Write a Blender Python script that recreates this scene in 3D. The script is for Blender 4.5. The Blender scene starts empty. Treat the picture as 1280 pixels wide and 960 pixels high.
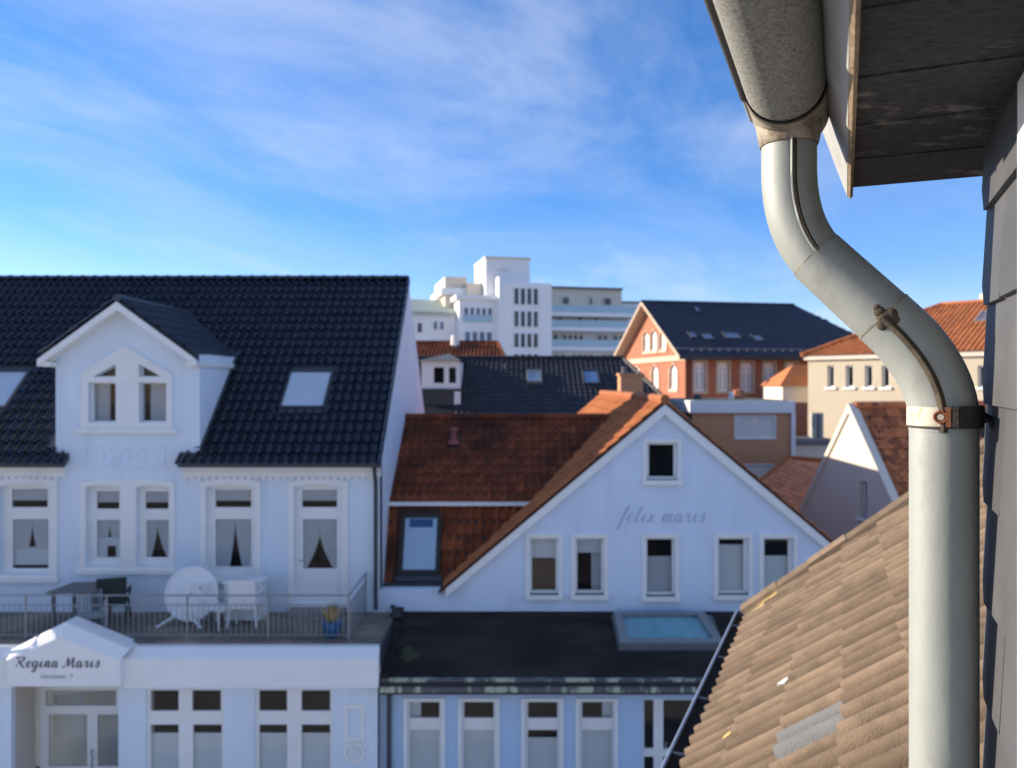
import bpy, bmesh, math, random
from mathutils import Vector, Matrix
from mathutils.geometry import tessellate_polygon
random.seed(7)
S = bpy.context.scene
COL = S.collection
R = math.radians
H = 8.6                     # camera height above the street

# ------------------------------------------------------------------ camera
cd = bpy.data.cameras.new('camera'); cam = bpy.data.objects.new('camera', cd); COL.objects.link(cam)
cam.location = (0, 0, H); cam.rotation_euler = (R(90), 0, 0)
cd.sensor_width = 36; cd.lens = 28.125; cd.clip_start = .02; cd.clip_end = 3000
cd.dof.use_dof = True; cd.dof.focus_distance = 1.42; cd.dof.aperture_fstop = 5.0
S.camera = cam
# ------------------------------------------------------------------ sky and sun
SUN_EL, SUN_AZ = R(17.5), math.atan2(-.956, .285)
w = bpy.data.worlds.new('World'); S.world = w; w.use_nodes = True
nt = w.node_tree; N = nt.nodes; L = nt.links; N.clear()
def nd(t, **k):
    n = N.new(t)
    for a, b in k.items(): setattr(n, a, b)
    return n
def mth(op, a, b=None, clamp=False):
    n = nd('ShaderNodeMath', operation=op, use_clamp=clamp)
    for i, x in enumerate((a, b)):
        if x is None: continue
        if isinstance(x, (int, float)): n.inputs[i].default_value = x
        else: L.new(x, n.inputs[i])
    return n.outputs[0]
out = nd('ShaderNodeOutputWorld'); bg = nd('ShaderNodeBackground'); bg.inputs[1].default_value = .10
sky = nd('ShaderNodeTexSky', sky_type='NISHITA', sun_disc=False, sun_elevation=SUN_EL, sun_rotation=SUN_AZ,
         altitude=0, air_density=.85, dust_density=.05, ozone_density=3.0)
tc = nd('ShaderNodeTexCoord'); sp = nd('ShaderNodeSeparateXYZ'); L.new(tc.outputs['Generated'], sp.inputs[0])
zz = mth('MAXIMUM', sp.outputs[2], 0.0); den = mth('ADD', zz, .10)
cb = nd('ShaderNodeCombineXYZ'); L.new(mth('DIVIDE', sp.outputs[0], den), cb.inputs[0]); L.new(mth('DIVIDE', sp.outputs[1], den), cb.inputs[1])
def clouds(loc, rot, sc, detail, rough, dist, lo, hi):
    mp = nd('ShaderNodeMapping', vector_type='TEXTURE'); mp.inputs['Location'].default_value = loc; mp.inputs['Rotation'].default_value = (0, 0, R(rot)); mp.inputs['Scale'].default_value = sc
    L.new(cb.outputs[0], mp.inputs[0])
    nz = nd('ShaderNodeTexNoise'); nz.inputs['Scale'].default_value = 1; nz.inputs['Detail'].default_value = detail
    nz.inputs['Roughness'].default_value = rough; nz.inputs['Distortion'].default_value = dist
    L.new(mp.outputs[0], nz.inputs['Vector'])
    mr = nd('ShaderNodeMapRange', interpolation_type='SMOOTHSTEP'); mr.inputs['From Min'].default_value = lo; mr.inputs['From Max'].default_value = hi
    L.new(nz.outputs[0], mr.inputs[0]); return mr.outputs[0]
veil = clouds((3.1, 1.7, 0), 52, (1.9, 1.1, 1), 9, .60, .5, .34, .76)
wisp = clouds((2.4, 1.2, 0), 74, (1.7, .75, 1), 8, .58, .4, .44, .80)
fade = nd('ShaderNodeMapRange'); fade.inputs['From Min'].default_value = .10; fade.inputs['From Max'].default_value = .30; L.new(zz, fade.inputs[0])
cover = mth('MAXIMUM', mth('MULTIPLY', mth('MULTIPLY', veil, fade.outputs[0]), .60), mth('MULTIPLY', wisp, .42), True)
hs = nd('ShaderNodeHueSaturation'); hs.inputs['Saturation'].default_value = 1.30; hs.inputs['Value'].default_value = .80; L.new(sky.outputs[0], hs.inputs['Color'])
tint = nd('ShaderNodeMix', data_type='RGBA', blend_type='MULTIPLY'); tint.inputs[0].default_value = 1; tint.inputs[7].default_value = (1.08, .86, 1.0, 1); L.new(hs.outputs[0], tint.inputs[6])
mix = nd('ShaderNodeMix', data_type='RGBA'); L.new(cover, mix.inputs[0]); L.new(tint.outputs[2], mix.inputs[6])
mix.inputs[7].default_value = (2.8, 3.12, 3.75, 1)
L.new(mix.outputs[2], bg.inputs[0]); L.new(bg.outputs[0], out.inputs[0])
sl = bpy.data.lights.new('sun', 'SUN'); so = bpy.data.objects.new('sun', sl); COL.objects.link(so)
sl.energy = 3.2; sl.angle = R(.55); sl.color = (1, .86, .68)
sd = Vector((-.956*math.cos(SUN_EL), .285*math.cos(SUN_EL), math.sin(SUN_EL)))
so.rotation_euler = sd.to_track_quat('Z', 'Y').to_euler(); so.location = (-30, 10, 40)
S.view_settings.view_transform = 'Standard'; S.view_settings.look = 'None'; S.view_settings.gamma = 1
S.view_settings.exposure = 1.52
S.render.engine = 'CYCLES'; S.cycles.use_denoising = True; S.cycles.max_bounces = 6; S.cycles.transparent_max_bounces = 12
S.cycles.caustics_reflective = False; S.cycles.caustics_refractive = False

# ------------------------------------------------------------------ materials
MATS = {}
def mat(name, col, rough=.8, var=.12, scale=2.0, bump=0, bscale=40, metal=0, rnd=0, spec=.5, stain=None, stain_scale=.6, stain_lo=.52, stain_hi=.7,
        coat=0, stretch=(1, 1, 1), bdist=.01, transl=0, groove=None):
    m = bpy.data.materials.new(name); m.use_nodes = True; MATS[name] = m
    n = m.node_tree.nodes; l = m.node_tree.links; b = n['Principled BSDF']
    b.inputs['Roughness'].default_value = rough; b.inputs['Metallic'].default_value = metal
    b.inputs['Specular IOR Level'].default_value = spec; b.inputs['Coat Weight'].default_value = coat
    g = n.new('ShaderNodeNewGeometry'); mp = n.new('ShaderNodeMapping'); mp.inputs['Scale'].default_value = stretch
    l.new(g.outputs['Position'], mp.inputs[0])
    z = n.new('ShaderNodeTexNoise'); z.inputs['Scale'].default_value = scale; z.inputs['Detail'].default_value = 6; z.inputs['Roughness'].default_value = .62
    l.new(mp.outputs[0], z.inputs['Vector'])
    r = n.new('ShaderNodeMapRange'); r.inputs['From Min'].default_value = .25; r.inputs['From Max'].default_value = .75
    r.inputs['To Min'].default_value = 1-var; r.inputs['To Max'].default_value = 1+var; l.new(z.outputs[0], r.inputs[0])
    val = r.outputs[0]
    if rnd:
        oi = n.new('ShaderNodeObjectInfo'); ad = n.new('ShaderNodeMath'); ad.operation = 'ADD'
        l.new(oi.outputs['Random'], ad.inputs[0]); l.new(g.outputs['Random Per Island'], ad.inputs[1])
        fr = n.new('ShaderNodeMath'); fr.operation = 'FRACT'; l.new(ad.outputs[0], fr.inputs[0])
        rr = n.new('ShaderNodeMapRange'); rr.inputs['To Min'].default_value = 1-rnd; rr.inputs['To Max'].default_value = 1+rnd; l.new(fr.outputs[0], rr.inputs[0])
        mu = n.new('ShaderNodeMath'); mu.operation = 'MULTIPLY'; l.new(val, mu.inputs[0]); l.new(rr.outputs[0], mu.inputs[1]); val = mu.outputs[0]
    hv = n.new('ShaderNodeHueSaturation'); hv.inputs['Color'].default_value = (*col, 1); l.new(val, hv.inputs['Value'])
    c = hv.outputs[0]
    if stain:
        z2 = n.new('ShaderNodeTexNoise'); z2.inputs['Scale'].default_value = stain_scale; z2.inputs['Detail'].default_value = 7; z2.inputs['Roughness'].default_value = .65
        l.new(mp.outputs[0], z2.inputs['Vector'])
        r2 = n.new('ShaderNodeMapRange'); r2.inputs['From Min'].default_value = stain_lo; r2.inputs['From Max'].default_value = stain_hi; l.new(z2.outputs[0], r2.inputs[0])
        mx = n.new('ShaderNodeMix'); mx.data_type = 'RGBA'; l.new(r2.outputs[0], mx.inputs[0]); l.new(c, mx.inputs[6]); mx.inputs[7].default_value = (*stain, 1); c = mx.outputs[2]
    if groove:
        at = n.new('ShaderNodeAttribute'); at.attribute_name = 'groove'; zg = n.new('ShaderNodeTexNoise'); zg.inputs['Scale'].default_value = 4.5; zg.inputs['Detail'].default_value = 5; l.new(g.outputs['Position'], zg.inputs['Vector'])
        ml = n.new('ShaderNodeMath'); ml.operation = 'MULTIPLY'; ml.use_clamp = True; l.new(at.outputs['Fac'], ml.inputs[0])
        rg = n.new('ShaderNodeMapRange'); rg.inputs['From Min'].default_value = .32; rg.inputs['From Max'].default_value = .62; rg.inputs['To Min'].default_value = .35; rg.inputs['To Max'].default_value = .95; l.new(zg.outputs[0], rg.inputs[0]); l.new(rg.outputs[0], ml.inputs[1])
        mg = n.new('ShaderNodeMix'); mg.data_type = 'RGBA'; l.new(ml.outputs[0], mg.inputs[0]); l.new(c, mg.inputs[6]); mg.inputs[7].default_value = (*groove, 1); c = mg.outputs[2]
    l.new(c, b.inputs['Base Color'])
    if bump:
        z3 = n.new('ShaderNodeTexNoise'); z3.inputs['Scale'].default_value = bscale; z3.inputs['Detail'].default_value = 5; l.new(mp.outputs[0], z3.inputs['Vector'])
        bp = n.new('ShaderNodeBump'); bp.inputs['Strength'].default_value = bump; bp.inputs['Distance'].default_value = bdist
        l.new(z3.outputs[0], bp.inputs['Height']); l.new(bp.outputs[0], b.inputs['Normal'])
    if transl:
        t = n.new('ShaderNodeBsdfTranslucent'); l.new(c, t.inputs[0]); ms = n.new('ShaderNodeMixShader'); ms.inputs[0].default_value = transl
        o = n['Material Output']; l.new(b.outputs[0], ms.inputs[1]); l.new(t.outputs[0], ms.inputs[2]); l.new(ms.outputs[0], o.inputs[0])
    return m
def glass(name, tint, rough=.03, refl=.06):
    m = bpy.data.materials.new(name); m.use_nodes = True; n = m.node_tree.nodes; l = m.node_tree.links
    n.remove(n['Principled BSDF']); t = n.new('ShaderNodeBsdfTransparent'); t.inputs[0].default_value = (*tint, 1)
    g = n.new('ShaderNodeBsdfGlossy'); g.inputs['Roughness'].default_value = rough; lw = n.new('ShaderNodeLayerWeight'); lw.inputs[0].default_value = .5
    pw = n.new('ShaderNodeMath'); pw.operation = 'POWER'; pw.inputs[1].default_value = 5; l.new(lw.outputs['Facing'], pw.inputs[0])
    f = n.new('ShaderNodeMath'); f.operation = 'MULTIPLY_ADD'; f.inputs[1].default_value = .85; f.inputs[2].default_value = refl; l.new(pw.outputs[0], f.inputs[0])
    ms = n.new('ShaderNodeMixShader'); l.new(f.outputs[0], ms.inputs[0]); l.new(t.outputs[0], ms.inputs[1]); l.new(g.outputs[0], ms.inputs[2])
    l.new(ms.outputs[0], n['Material Output'].inputs[0]); return m
M_wallL = mat('plaster_pale_blue', (.73, .80, .87), .85, .05, .8, .25, 60, stain=(.56, .63, .69), stain_scale=1.5, stain_lo=.5, stain_hi=.95, stretch=(1.6, 1.6, .3))
M_trim = mat('paint_white_trim', (.85, .83, .79), .6, .04, 3, .1, 40, stain=(.72, .70, .65), stain_scale=1.2, stain_lo=.55, stain_hi=.85)
M_white = mat('paint_white', (.86, .85, .83), .5, .03, 2, .05, 30)
M_blue = mat('plaster_blue', (.68, .77, .88), .85, .06, .7, .25, 60, stain=(.53, .62, .74), stain_scale=1.3, stain_lo=.48, stain_hi=.95, stretch=(1.5, 1.5, .35))
M_blue2 = mat('plaster_blue_lower', (.47, .62, .80), .85, .05, .7, .2, 60)
M_black = mat('tile_black_glazed', (.006, .010, .020), .24, .3, 3, .15, 25, rnd=.5, spec=.6)
M_anth = mat('zinc_dark', (.045, .05, .06), .5, .2, 3)
M_red = mat('tile_red_old', (.24, .070, .030), .92, .22, 1.2, .3, 30, rnd=.28, spec=.12, stain=(.065, .027, .020), stain_scale=.7, stain_lo=.42, stain_hi=.66)
M_orange = mat('tile_orange', (.42, .14, .045), .9, .15, 1, .3, 30, rnd=.2, stain=(.30, .10, .05), stain_scale=.7, stain_lo=.5, stain_hi=.8)
M_redw = mat('tile_red_weathered', (.50, .15, .05), .9, .25, 3, .3, 30, rnd=.4, stain=(.07, .035, .03), stain_scale=3.5, stain_lo=.5, stain_hi=.68)
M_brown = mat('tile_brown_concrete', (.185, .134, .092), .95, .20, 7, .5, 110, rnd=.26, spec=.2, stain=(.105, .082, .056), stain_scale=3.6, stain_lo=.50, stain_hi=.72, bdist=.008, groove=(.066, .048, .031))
M_lichen = mat('lichen_yellow', (.48, .35, .14), .95, .2, 20, .5, 80)
M_lichen2 = mat('lichen_orange', (.55, .25, .06), .95, .2, 20, .5, 80)
M_greytile = mat('tile_grey_concrete', (.15, .15, .148), .85, .12, 8, .4, 100)
M_dark = mat('tile_anthracite', (.022, .022, .026), .6, .25, 1.5, .2, 20, rnd=.3)
M_navy = mat('slate_navy', (.018, .021, .034), .5, .2, 1.5, .2, 20, rnd=.25)
M_bitu = mat('bitumen_felt', (.026, .022, .021), .95, .4, 1.4, .4, 60, spec=.2, stain=(.05, .042, .038), stain_scale=1.0, stain_lo=.45, stain_hi=.7, stretch=(.5, 1.6, 1))
M_terr = mat('terrace_felt', (.15, .125, .10), .9, .3, 1.8, .4, 50, stain=(.30, .245, .175), stain_scale=.8, stain_lo=.48, stain_hi=.66)
M_zincold = mat('gutter_peeling_paint', (.10, .105, .11), .7, .3, 4, .3, 40, stain=(.45, .47, .36), stain_scale=2.6, stain_lo=.50, stain_hi=.56, stretch=(1, 1, .3))
M_zinc = mat('zinc_weathered', (.30, .322, .302), .58, .12, 7, .6, 14, metal=.15, stain=(.19, .19, .168), stain_scale=9, stain_lo=.55, stain_hi=.80, bdist=.004, stretch=(1, 1, .55))
M_zincg = mat('zinc_gutter_speckled', (.29, .29, .26), .8, .16, 120, .5, 420, metal=.1, stain=(.075, .073, .06), stain_scale=190, stain_lo=.42, stain_hi=.70, bdist=.0015)
M_grime = mat('grime_seam', (.06, .047, .032), .9, .5, 40, .8, 150, bdist=.002)
M_gutband = mat('zinc_stained_band', (.33, .29, .225), .75, .3, 30, .4, 150, stain=(.13, .10, .065), stain_scale=22, stain_lo=.45, stain_hi=.62, bdist=.002)
M_rust = mat('rust', (.22, .075, .03), .9, .4, 80, .5, 200, bdist=.001)
M_clamp = mat('clamp_dirty_zinc', (.50, .46, .37), .6, .2, 30, .3, 150, metal=.2, stain=(.30, .19, .09), stain_scale=25, stain_lo=.55, stain_hi=.68, bdist=.001)
M_iron = mat('iron_dark', (.03, .027, .025), .7, .3, 30, .3, 150)
M_slate = mat('slate_fibre_cement', (.066, .069, .074), .62, .16, 9, .35, 160, rnd=.14, stain=(.11, .11, .108), stain_scale=4, stain_lo=.55, stain_hi=.8, bdist=.002)
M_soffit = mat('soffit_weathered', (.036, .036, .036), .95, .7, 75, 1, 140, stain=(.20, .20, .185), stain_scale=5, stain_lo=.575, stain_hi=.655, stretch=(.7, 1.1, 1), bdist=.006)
M_fascia = mat('fascia_grey', (.34, .34, .325), .8, .12, 14, .3, 90, stain=(.24, .235, .21), stain_scale=8, stain_lo=.55, stain_hi=.8, bdist=.002)
M_edge = mat('fascia_raw_edge', (.27, .20, .13), .9, .3, 30, .4, 100)
M_cream = mat('plaster_cream', (.52, .45, .335), .9, .06, .5, .2, 30, stain=(.52, .45, .34), stain_scale=.4, stain_lo=.5, stain_hi=.8)
M_creamw = mat('plaster_warm_white', (.68, .60, .51), .9, .05, .6, .2, 30)
M_brick = mat('brick_red', (.36, .135, .075), .9, .16, 6, .3, 20, stain=(.27, .10, .06), stain_scale=1.1)
M_brickb = mat('brick_brown', (.62, .30, .155), .9, .10, 4, .2, 20)
M_apt = mat('concrete_white', (.82, .82, .82), .9, .04, .2, stain=(.74, .74, .73), stain_scale=.12)
M_apttan = mat('concrete_tan', (.66, .59, .47), .9, .05, .2)
M_aptglass = mat('balcony_glass_blue', (.34, .48, .56), .15, .1, .3)
M_green = mat('copper_green_roof', (.36, .42, .37), .7, .1, .5)
M_dkglass = glass('window_glass', (.98, .99, .99), .02, .022)
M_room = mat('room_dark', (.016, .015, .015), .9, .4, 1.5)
M_curt = mat('curtain_white', (.84, .85, .88), .9, .06, 4, transl=.10)
def pleats(m, sc=38, amt=.22):
    n = m.node_tree.nodes; l = m.node_tree.links; b = n['Principled BSDF']; c = b.inputs['Base Color'].links[0].from_socket
    g = n.new('ShaderNodeNewGeometry'); wv = n.new('ShaderNodeTexWave'); wv.wave_type = 'BANDS'; wv.bands_direction = 'X'; wv.inputs['Scale'].default_value = sc/6.28; wv.inputs['Distortion'].default_value = 2.5; wv.inputs['Detail'].default_value = 2; wv.inputs['Detail Scale'].default_value = .6
    l.new(g.outputs['Position'], wv.inputs['Vector']); bp = n.new('ShaderNodeBump'); bp.inputs['Strength'].default_value = 1; bp.inputs['Distance'].default_value = .05; l.new(wv.outputs['Fac'], bp.inputs['Height']); l.new(bp.outputs[0], b.inputs['Normal'])
pleats(M_curt)
M_blind = mat('privacy_film', (.60, .62, .61), .6, .05, 2)
M_blindg = mat('roller_blind', (.55, .58, .60), .8, .05, 4)
M_bluebl = mat('blind_blue', (.05, .14, .34), .7, .1, 4)
M_shut = mat('roller_shutter_pale', (.80, .77, .70), .7, .05, 2)
M_rail = mat('railing_galvanised', (.26, .28, .29), .5, .15, 10, metal=.4)
M_plastic = mat('plastic_white', (.80, .80, .80), .4, .04, 4, stain=(.70, .69, .64), stain_scale=4)
M_gtable = mat('garden_table_grey', (.13, .125, .13), .6, .2, 4)
M_gchair = mat('garden_chair_dark_green', (.012, .022, .022), .6, .3, 6)
M_pot = mat('pot_blue', (.02, .11, .26), .35, .1, 6)
M_dry = mat('dry_plant', (.44, .33, .13), .9, .3, 20)
M_letter = mat('letter_dark', (.05, .05, .07), .6, .1, 5)
M_letter2 = mat('letter_blue_grey', (.38, .46, .60), .8, .1, 5)
M_letter3 = mat('letter_grey', (.30, .32, .37), .8, .1, 5)
M_asph = mat('street_paving', (.52, .50, .47), .9, .2, 2, .5, 60)
M_ground = mat('ground_paving', (.38, .36, .33), .95, .25, .8, .4, 12)
M_pave = mat('pavement_slabs', (.48, .46, .43), .95, .2, 4, .4, 30)
M_frame = mat('window_frame_white', (.82, .81, .78), .45, .03, 6)
M_teal = mat('rooflight_dome', (.17, .36, .42), .25, .25, 2.5)
M_skyl = mat('skylight_blind_reflect', (.62, .67, .74), .35, .06, 2)  # pale blind, its tone also carrying the sky reflected in the panes
M_moss_shade = mat('moss_and_gap_shade', (.05, .055, .025), .95, .3, 20, .5, 60)  # moss on the felt roof, and the painted shade under the verge caps

# ------------------------------------------------------------------ mesh helpers
WL = {}
class MB:
    def __init__(s): s.v = []; s.f = []
    def poly(s, pts):
        i = len(s.v); s.v += [Vector(p) for p in pts]; s.f.append(tuple(range(i, i+len(pts)))); return s
    def box(s, a, b):
        (x0, y0, z0), (x1, y1, z1) = a, b
        i = len(s.v)
        s.v += [Vector(p) for p in ((x0,y0,z0),(x1,y0,z0),(x1,y1,z0),(x0,y1,z0),(x0,y0,z1),(x1,y0,z1),(x1,y1,z1),(x0,y1,z1))]
        s.f += [tuple(i+k for k in q) for q in ((0,3,2,1),(4,5,6,7),(0,1,5,4),(1,2,6,5),(2,3,7,6),(3,0,4,7))]; return s
    def obox(s, F, a0, a1, b0, b1, t0, t1):
        o, u, v, n = F; i = len(s.v)
        for t in (t0, t1):
            for a, b in ((a0,b0),(a1,b0),(a1,b1),(a0,b1)): s.v.append(o+u*a+v*b+n*t)
        s.f += [tuple(i+k for k in q) for q in ((0,3,2,1),(4,5,6,7),(0,1,5,4),(1,2,6,5),(2,3,7,6),(3,0,4,7))]; return s
    def plate(s, outer, holes, F, t0, t1, back=True):
        o, u, v, n = F
        loops = [outer]+list(holes)
        flat = [p for lp in loops for p in lp]
        tris = tessellate_polygon([[Vector((p[0], p[1], 0)) for p in lp] for lp in loops])
        i = len(s.v); k = len(flat)
        s.v += [o+u*a+v*b+n*t1 for a, b in flat]
        s.v += [o+u*a+v*b+n*t0 for a, b in flat]
        for t in tris:
            p0, p1, p2 = (flat[q] for q in t)
            if (p1[0]-p0[0])*(p2[1]-p0[1])-(p1[1]-p0[1])*(p2[0]-p0[0]) < 0: t = (t[0], t[2], t[1])
            s.f.append(tuple(i+q for q in t))
            if back: s.f.append(tuple(i+k+q for q in reversed(t)))
        j = 0
        for lp in loops:
            m = len(lp)
            for q in range(m): s.f.append((i+j+q, i+j+(q+1) % m, i+k+j+(q+1) % m, i+k+j+q))
            j += m
        return s
    def tube(s, path, r, n=10, caps=True, flat=1.0):
        path = [Vector(p) for p in path]; m = len(path); rs = r if isinstance(r, (list, tuple)) else [r]*m
        t = (path[1]-path[0]).normalized(); ref = Vector((0,0,1)) if abs(t.z) < .9 else Vector((1,0,0))
        a = t.cross(ref).normalized(); base = len(s.v)
        for k in range(m):
            if k == 0: d = path[1]-path[0]
            elif k == m-1: d = path[-1]-path[-2]
            else: d = (path[k+1]-path[k]).normalized()+(path[k]-path[k-1]).normalized()
            d = d.normalized() if d.length > 1e-9 else t
            a = (a-d*a.dot(d)).normalized(); b = d.cross(a)
            for q in range(n):
                g = 2*math.pi*q/n; s.v.append(path[k]+a*(math.cos(g)*rs[k])+b*(math.sin(g)*rs[k]*flat))
        for k in range(m-1):
            for q in range(n):
                q2 = (q+1) % n; s.f.append((base+k*n+q, base+k*n+q2, base+(k+1)*n+q2, base+(k+1)*n+q))
        if caps:
            s.f.append(tuple(base+q for q in reversed(range(n)))); s.f.append(tuple(base+(m-1)*n+q for q in range(n)))
        return s
    def sweep(s, prof, F, t0, t1, closed=False):
        """profile [(a,b)] in F.u/F.v extruded along F.n"""
        o, u, v, n = F; i = len(s.v); m = len(prof)
        for t in (t0, t1): s.v += [o+u*a+v*b+n*t for a, b in prof]
        for q in range(m if closed else m-1): s.f.append((i+q, i+(q+1) % m, i+m+(q+1) % m, i+m+q))
        return s
    def xf(s, M, i0=0):
        for k in range(i0, len(s.v)): s.v[k] = M @ s.v[k]
        return s
    def mesh(s, name, m, smooth=None, c=None):
        me = bpy.data.meshes.new(name)
        me.from_pydata([tuple(p-c) if c else tuple(p) for p in s.v], [], s.f); me.materials.append(m)
        if smooth:
            me.polygons.foreach_set('use_smooth', [True]*len(me.polygons)); me.set_sharp_from_angle(angle=R(smooth))
        me.update(); return me
    def build(s, name, m, parent=None, smooth=None, kind=None):
        lo = Vector((min(p[i] for p in s.v) for i in range(3))); hi = Vector((max(p[i] for p in s.v) for i in range(3))); c = (lo+hi)/2
        o = bpy.data.objects.new(name, s.mesh(name, m, smooth, c)); COL.objects.link(o); place(o, c, parent)
        if kind: o['kind'] = kind
        return o
def place(o, c, parent):
    WL[o.name] = Vector(c)
    o.parent = parent; o.location = Vector(c)-(WL[parent.name] if parent else Vector())
def rename(o, n):
    c = WL[o.name]; o.name = n; WL[o.name] = c
def tag(o, label, cat=None, group=None, kind=None):
    if label: o['label'] = label
    if cat: o['category'] = cat
    if group: o['group'] = group
    if kind: o['kind'] = kind
    return o
def thing(name, loc, label, cat, group=None):
    o = bpy.data.objects.new(name, None); COL.objects.link(o); o.empty_display_size = .3; place(o, loc, None)
    return tag(o, label, cat, group)
X, Y3, Z = Vector((1,0,0)), Vector((0,1,0)), Vector((0,0,1))
def front(y): return (Vector((0, y, 0)), X, Z, -Y3)          # facade facing the camera; 2D coords are world x, z
def rect(a0, a1, b0, b1): return [(a0,b0),(a1,b0),(a1,b1),(a0,b1)]
def qx(px, d): return (px-640)*.001*d
def qz(py, d): return H+(480-py)*.001*d
def qr(x0, x1, y0, y1, d): return (qx(x0,d), qx(x1,d), qz(y1,d), qz(y0,d))   # pixel box -> a0,a1,b0,b1
def window(house, F, opening, panes, recess=.10, fm=M_trim, sill=None, curtains=(), room=.9, bars=.05):
    """opening rect list/poly; panes: list of polygons; curtains: (poly, material, depth)"""
    wn = MB().plate(opening, panes, F, -recess-bars, -recess).build('window', fm, house)
    for p in panes: MB().plate(p, [], F, -recess-.035, -recess-.028).build('pane', M_dkglass, wn)
    for p, m, dp in curtains: MB().plate(p, [], F, -recess-dp-.006, -recess-dp).build('curtain', m, wn)
    if sill:
        a0, a1, b, h, pr = sill; MB().obox(F, a0, a1, b-h, b, -recess, pr).build('sill', fm, wn)
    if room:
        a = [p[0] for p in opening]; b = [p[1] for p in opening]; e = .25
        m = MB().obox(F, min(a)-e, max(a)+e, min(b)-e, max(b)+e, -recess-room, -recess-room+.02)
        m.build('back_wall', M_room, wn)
    return wn
def draped(a0, a1, b0, b1, open_top, open_w0, open_w1, cx=None):
    """two curtain halves leaving a dark wedge: returns two polygons"""
    cx = (a0+a1)/2 if cx is None else cx; k = 6; l = []; r = []
    for i in range(k+1):
        f = i/k; b = open_top+(b0-open_top)*f; g = f**1.5
        l.append((cx-open_w0*g-.002, b)); r.append((cx+open_w1*g+.002, b))
    left = [(a0, b0)]+l[::-1]+[(cx-.002, b1), (a0, b1)]
    right = [(a1, b1), (cx+.002, b1)]+r+[(a1, b0)]
    return left, right[::-1]

# tiles -----------------------------------------------------------
def tile_mesh(name, w, g, lift, prof, m, thick=.018, smooth=50):
    b = MB(); n = len(prof); Lt = g+.05
    for x, h in prof: b.v.append(Vector((x*w, 0, h+lift)))
    for x, h in prof: b.v.append(Vector((x*w, Lt, h)))
    for x, h in prof: b.v.append(Vector((x*w, .004, h+lift-thick)))
    for i in range(n-1):
        b.f.append((i, i+1, n+i+1, n+i)); b.f.append((2*n+i, 2*n+i+1, i+1, i))
    b.f.append((0, n, 2*n)); b.f.append((n-1, 3*n-1, 2*n-1))
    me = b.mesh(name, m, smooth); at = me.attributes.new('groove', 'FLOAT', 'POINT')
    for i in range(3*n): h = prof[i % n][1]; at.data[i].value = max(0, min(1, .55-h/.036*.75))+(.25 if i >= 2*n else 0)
    return me
PANT = [(0,.002),(.12,-.004),(.36,-.010),(.60,-.004),(.72,.014),(.84,.034),(.94,.034),(1.03,.012)]
DBL = [(0,.002),(.04,-.012),(.10,-.012),(.15,.016),(.23,.034),(.32,.036),(.40,.018),(.45,-.010),(.54,-.012),(.59,.016),(.67,.034),(.76,.036),(.85,.020),(.91,-.008),(1.0,-.010)]
def tile_field(o, U, V, cols, rows, w, g, keep, out, jit=.004):
    o = Vector(o); U = Vector(U).normalized(); V = Vector(V).normalized(); Nn = U.cross(V)
    for r in range(rows):
        for c in range(cols):
            p = o+U*(c*w)+V*(r*g); ctr = p+U*(w/2)+V*(g/2)
            if keep and not keep(ctr): continue
            q = p+Nn*random.uniform(0, jit)+V*random.uniform(-jit, jit)
            a = random.uniform(-.012, .012); ca, sa = math.cos(a), math.sin(a)
            out.append((q, U*ca+V*sa, V*ca-U*sa, Nn))
def in_frame(p, m=30):
    if p.y < .3: return False
    x = 640+1000*p.x/p.y; y = 480-1000*(p.z-H)/p.y
    return -m < x < 1280+m and -m < y < 960+m
def lay_tiles(roof, cands, me, m, nmax=300, name='tile', vis=None, smooth=50):
    cands = sorted(cands, key=lambda c: (0 if in_frame(c[0]) and (vis is None or vis(c[0])) else 1, (c[0]-Vector((0,0,H))).length))
    single, rest = cands[:nmax], cands[nmax:]
    for q, u, v, n in single:
        if not in_frame(q) : rest.append((q,u,v,n)); continue
        o = bpy.data.objects.new(name, me); COL.objects.link(o); o.parent = roof
        mt = Matrix((u, v, n)).transposed().to_4x4(); mt.translation = q-WL[roof.name]; o.matrix_basis = mt
    if rest:
        b = MB(); vs = [v.co.copy() for v in me.vertices]; fs = [tuple(p.vertices) for p in me.polygons]
        for q, u, v, n in rest:
            i = len(b.v); b.v += [q+u*c.x+v*c.y+n*c.z for c in vs]; b.f += [tuple(i+k for k in f) for f in fs]
        b.build('far_tiles', m, roof, smooth=smooth, kind='stuff')
def skylight(house, F, a, b, wd, ht, inner=M_skyl, frame=M_anth, fw=.07, proud=.07, flash=True, glassy=True):
    s = MB().plate(rect(a-wd/2, a+wd/2, b, b+ht), [rect(a-wd/2+fw, a+wd/2-fw, b+fw, b+ht-fw)], F, -.02, proud).build('skylight', frame, house)
    MB().obox(F, a-wd/2+fw-.01, a+wd/2-fw+.01, b+fw-.01, b+ht-fw+.01, proud-.045, proud-.035).build('inner_sheet', inner, s)
    if glassy: MB().obox(F, a-wd/2+fw-.01, a+wd/2-fw+.01, b+fw-.01, b+ht-fw+.01, proud-.022, proud-.016).build('pane', M_dkglass, s)
    if flash: MB().obox(F, a-wd/2-.06, a+wd/2+.06, b-.16, b-.005, .02, .045).build('flashing', M_anth, s)
    return s
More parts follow.
